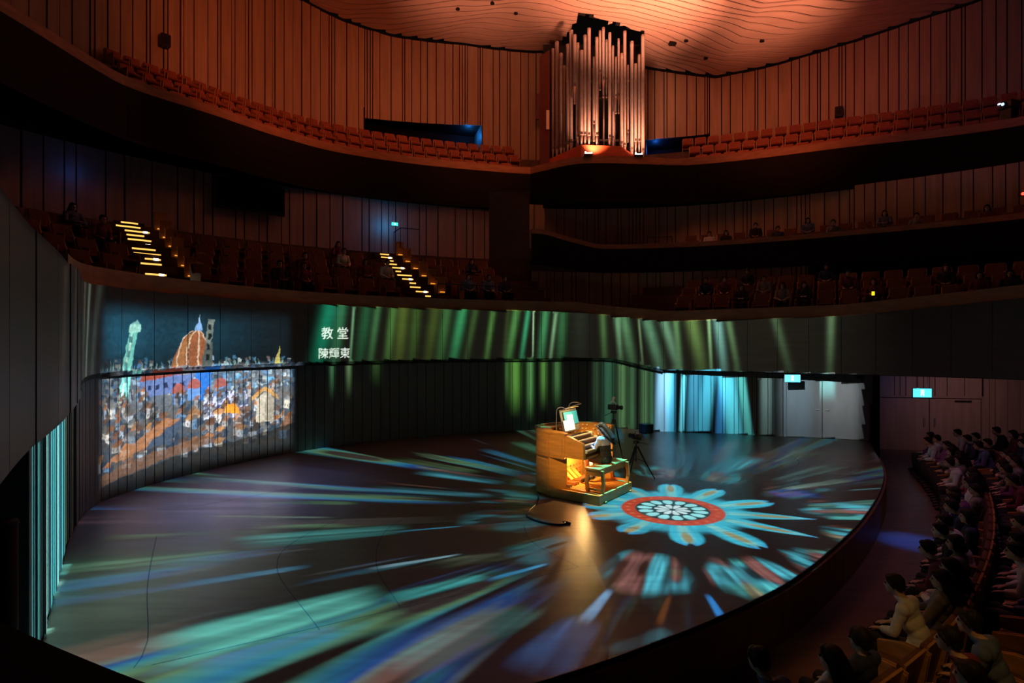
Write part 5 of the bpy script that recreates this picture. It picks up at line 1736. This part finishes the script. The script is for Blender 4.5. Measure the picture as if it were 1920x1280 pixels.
exit_sign((9.72, 20.15, 2.17), -0.2, 0.50, 'exit_cyan', 'small cyan exit sign over the pale double door')
exit_sign((14.75, 20.9, 1.60), -0.1, 0.62, 'exit_cyan', 'cyan exit sign hanging over the brown door behind the stalls', 0.5)
exit_sign((-5.5, 27.3, 8.96), 0.45, 0.30, 'exit_green', 'small green exit sign on the dark wall above the left balcony stair', 0.35)
add_light('exit_sign_glow', 'POINT', (-5.95, 27.75, 9.05), 9, (0.02, 0.42, 1.0), radius=0.06)
add_light('exit_sign_glow', 'SPOT', (9.72, 20.05, 2.05), 6, (0.15, 0.7, 1.0), (9.9, 21.3, 0.3), 110, 1.0, 0.05)
add_light('exit_sign_glow', 'POINT', (14.75, 21.15, 1.85), 3.0, (0.1, 0.3, 1.0), radius=0.06)
g = S.at(2.2, 6.0)
add_light('exit_sign_glow', 'POINT', (-14.75, 19.75, 9.25), 1.1, (0.02, 0.22, 1.0), radius=0.1)

# ------------------------------------------------------------------ projector, lamps, booth window, small fittings
pj = tag(empty('projector', (20.52, 24.32, 13.15), 0.0), 'projector with a bright blue-white lens at the far right of the top gallery', 'projector')
pd = Vector(PT) - Vector(PJ)
pj.rotation_euler = (0, 0, math.atan2(pd.y, pd.x) + PI / 2)
bevel(MB().box((0, 0.40, 0.22), (0.55, 0.6, 0.3)).obj('housing', 'black_plastic', pj), 0.03)
MB().tube([(0, 0.12, 0.24), (0, 0.02, 0.22)], 0.10, 16).obj('lens_barrel', 'black_metal', pj)
MB().ball((0, 0.01, 0.22), (0.05, 0.02, 0.05), 14, 8).obj('lens', 'lens_white', pj)
MB().box((0, 0.40, -0.43), (0.4, 0.4, 1.0)).obj('stand', 'black_metal', pj)
rl = tag(empty('warning_lamp', (17.75, 20.25, 8.58)), 'small red lamp on the wall at the far right edge', 'lamp')
MB().ball((0, -0.06, 0), 0.05, 10, 7).obj('bulb', 'lamp_red', rl)
MB().tube([(0, 0.08, 0), (0, -0.03, 0)], 0.07, 12).obj('base', 'black_plastic', rl)
add_light('warning_lamp_glow', 'POINT', (17.72, 20.05, 8.58), 1.6, (1.0, 0.02, 0.02), radius=0.04)
holder = min((o for o in COL.objects if o.get('group') == 'listeners in the right balcony' and o.location.z < 4.5), key=lambda o: abs(o.location.x / o.location.y - 0.70))
hp = holder.location + Matrix.Rotation(holder.rotation_euler.z, 3, 'Z') @ Vector((0.03, -0.36, 0.74))
ph = tag(empty('mobile_phone', hp, holder.rotation_euler.z), 'mobile phone with a glowing yellow screen held up in the right balcony', 'phone')
bevel(MB().box((0, 0, 0), (0.10, 0.012, 0.15)).obj('case', 'black_plastic', ph), 0.004)
MB().box((0, -0.008, 0), (0.088, 0.004, 0.135)).obj('screen', 'phone_yellow', ph)

wq = Vector((-10.98, 24.5, 9.5))
win = tag(empty('window_1', wq, 0.737), 'black control booth window on the left balcony wall', 'window', kind='structure')
MB().box((0, 0, 0), (2.6, 0.04, 1.05)).obj('pane', 'booth_glass', win)
for (c, s_) in (((0, -0.02, 0.56), (2.76, 0.1, 0.08)), ((0, -0.02, -0.56), (2.76, 0.1, 0.08)), ((-1.34, -0.02, 0), (0.08, 0.1, 1.12)), ((1.34, -0.02, 0), (0.08, 0.1, 1.12))):
    MB().box(c, s_).obj('frame', 'dark_fascia', win)

# loudspeakers hanging on the gallery wall
for (s, z, lab) in ((12.3, 15.6, 'small dark loudspeaker on the red wall at upper left'), (47.6, 14.75, 'small dark loudspeaker above the right gallery seats')):
    p = UW.at(s, -0.25)
    sp = tag(empty('wall_speaker', (p[0], p[1], z), UW.ang(s)), lab, 'loudspeaker', 'gallery loudspeakers')
    bevel(MB().box((0, 0, 0.2), (0.36, 0.3, 0.5)).obj('cabinet', 'black_plastic', sp), 0.03)
    MB().tube([(0, -0.152, 0.14), (0, -0.16, 0.14)], 0.12, 16).tube([(0, -0.152, 0.34), (0, -0.16, 0.34)], 0.05, 12).obj('cone', 'black_metal', sp)
    MB().box((0, 0.2, 0.2), (0.08, 0.16, 0.1)).obj('bracket', 'black_metal', sp)

# handrails in the balconies
def handrail(pts, zf, label, posts):
    e = tag(empty('handrail', pts[0]), label, 'handrail', 'balcony handrails')
    o_ = Vector(pts[0])
    MB().tube([Vector(p) - o_ for p in pts], 0.022, 8).obj('rail', 'black_metal', e)
    for k in range(posts):
        t = k / (posts - 1) * (len(pts) - 1)
        i = min(int(t), len(pts) - 2)
        q = Vector(pts[i]).lerp(Vector(pts[i + 1]), t - i) - o_
        MB().tube([(q.x, q.y, q.z), (q.x, q.y, q.z - zf)], 0.016, 6).obj('post', 'black_metal', e)


handrail([(-5.4, 26.6, 8.45), (-5.1, 26.6, 8.65), (-4.3, 27.0, 8.65)], 0.9, 'dark handrail at the top of the left balcony stair', 3)
p0_, p1_, p2_ = L1.at(24.2, 0.5), L1.at(26.0, 0.5), L1.at(28.6, 0.5)
handrail([(p0_[0], p0_[1], 5.6), (p1_[0], p1_[1], 5.6), (p2_[0], p2_[1], 5.55)], 0.55, 'thin handrail along the balcony edge left of the boarded wall', 4)
p0_, p1_ = M.at(5.4, 0.45), M.at(6.5, 0.45)
handrail([(p0_[0], p0_[1], 8.3), (p1_[0], p1_[1], 8.3)], 0.6, 'short handrail at the end of the middle balcony seats', 2)

# ------------------------------------------------------------------ cameras on tripods, monitor, cable on the stage
def tripod(loc, rz, h, spread, label, tilt=0.0):
    e = tag(empty('camera_tripod', loc, rz), label, 'tripod', 'cameras on tripods')
    for k in range(3):
        q = 2 * PI * k / 3 + 0.5
        c, s_ = math.cos(q), math.sin(q)
        leg = MB().tube([(0.03 * c, 0.03 * s_, h * 0.78), (spread * 0.5 * c, spread * 0.5 * s_, h * 0.40), (spread * c, spread * s_, 0.02)], [0.022, 0.018, 0.013], 8).obj('leg', 'black_metal', e)
        MB().ball((spread * c, spread * s_, 0.02), 0.022, 8, 6).obj('foot', 'black_plastic', leg)
        MB().tube([(spread * 0.5 * c, spread * 0.5 * s_, h * 0.40), (0, 0, h * 0.48)], 0.008, 6).obj('brace', 'black_metal', leg)
    MB().tube([(0, 0, h * 0.40), (0, 0, h * 0.86)], 0.018, 8).obj('column', 'black_metal', e)
    hd_ = bevel(MB().box((0, 0, h * 0.88), (0.10, 0.12, 0.07)).obj('pan_head', 'black_plastic', e), 0.01)
    MB().tube([(0.03, 0.05, h * 0.88), (0.12, 0.34, h * 0.80)], 0.009, 6).obj('pan_handle', 'black_metal', hd_)
    R = Matrix.Rotation(tilt, 3, 'X')
    z = h * 0.88 + 0.13
    b = MB().box((0, 0.02, z), (0.13, 0.26, 0.14), 0, 0, tilt).obj('camera_body', 'black_plastic', e)
    bevel(b, 0.015)
    f = R @ Vector((0, -1, 0))
    c0 = Vector((0, 0.02, z))
    MB().tube([c0 + f * 0.12, c0 + f * 0.24, c0 + f * 0.27], [0.045, 0.05, 0.058], 12).obj('lens', 'black_metal', b)
    MB().tube([c0 + Vector((-0.03, 0.06, 0.06)), c0 + Vector((-0.05, 0.06, 0.13)), c0 + Vector((0.0, -0.06, 0.14)), c0 + Vector((0, -0.09, 0.07))], 0.01, 6).obj('handle', 'steel', b)
    MB().box(c0 + Vector((0.13, 0.0, 0.05)), (0.10, 0.012, 0.08), 0.5).obj('flip_screen', 'black_plastic', b)
    return e, c0


e, c0 = tripod((2.72, 15.55, 0), 0.9, 1.78, 0.36, 'tall black camera tripod behind the organist')
MB().tube([c0 + Vector((-0.02, 0, 0.12)), c0 + Vector((0.06, 0, 0.26))], [0.03, 0.04], 10).obj('microphone', 'ivory', e)
tripod((3.15, 14.75, 0), -0.9, 1.02, 0.46, 'low black camera tripod on the stage right of the bench', -0.25)

mon = tag(empty('stage_monitor', (5.05, 21.9, 0), 0.5), 'dark box loudspeaker on the floor against the stage wall', 'loudspeaker')
bevel(MB().box((0, 0, 0.19), (0.44, 0.34, 0.34)).obj('cabinet', 'black_plastic', mon), 0.02)
MB().box((0, -0.175, 0.19), (0.38, 0.012, 0.28)).obj('grille', 'black_metal', mon)
for sx in (-1, 1):
    MB().box((sx * 0.16, 0, 0.01), (0.05, 0.3, 0.03)).obj('rubber_foot', 'cable', mon)

pts = [Vector(p) for p in ((0.60, 13.2, 0.02), (0.57, 12.7, 0.02), (0.48, 12.2, 0.02), (0.33, 11.75, 0.02), (0.30, 11.45, 0.02), (0.42, 11.2, 0.02), (0.62, 11.02, 0.02), (0.86, 10.90, 0.02), (1.0, 10.95, 0.02), (0.98, 11.08, 0.02))]
R2 = curve([(p.x, p.y) for p in pts], 0.06)
cab = tag(MB().tube([(p[0], p[1], 0.02) for p in R2], 0.02, 8).obj('floor_cable', 'cable', None, True), 'dark thick cable curling over the floor in front of the organ console', 'cable')
MB().tube([(0.99, 11.05, 0.02), (1.05, 11.0, 0.02), (1.10, 10.96, 0.02)], [0.026, 0.03, 0.022], 8).obj('plug', 'black_metal', cab)

# ------------------------------------------------------------------ parapet and post close to the camera
NPL = Plan(curve([(-2.0, 1.95), (-1.55, 1.59), (-1.28, 1.453), (-1.08, 1.35), (-0.79, 1.21), (-0.575, 1.12), (-0.24, 1.0), (0.4, 0.85), (1.2, 0.8)], 0.05))
mb = MB()
slab(mb, NPL, 0, NPL.len, 2.0, 2.75, 0.0, -0.28, 0.06)
near_p = tag(mb.obj('wall_near_parapet', 'dark_fascia'), 'dark curved parapet in the near lower left corner', 'wall', kind='structure')
post = tag(empty('round_post', (-4.40, 5.0, -0.75)), 'dark round post at the left edge beside the aqua wall', 'post')
MB().tube([(0, 0, 0), (0, 0, 2.62)], 0.12, 20).obj('post_body', 'dark_fascia', post, True)
MB().tube([(0, 0, 2.62), (0, 0, 2.65)], [0.13, 0.12], 20).obj('post_cap', 'dark_fascia', post, True)

# ------------------------------------------------------------------ thin haze in the first metres of the projector beam
m = bpy.data.materials.new('beam_haze')
m.use_nodes = True
nt = m.node_tree
nt.nodes.remove(nt.nodes['Principled BSDF'])
vs_ = nt.nodes.new('ShaderNodeVolumeScatter')
vs_.inputs['Color'].default_value = (0.35, 0.55, 1.0, 1)
vs_.inputs['Density'].default_value = 0.02
vs_.inputs['Anisotropy'].default_value = 0.3
nt.links.new(vs_.outputs[0], nt.nodes['Material Output'].inputs['Volume'])
MATS['beam_haze'] = m
d_ = (Vector(PT) - Vector(PJ)).normalized()
q0 = Vector(PJ) + d_ * 0.25
hz = MB().tube([q0, q0 + d_ * 4.0], [0.12, 1.3], 16).obj('beam_haze', 'beam_haze')
tag(hz, 'faint bluish haze in the beam in front of the projector lens', 'haze', kind='stuff')
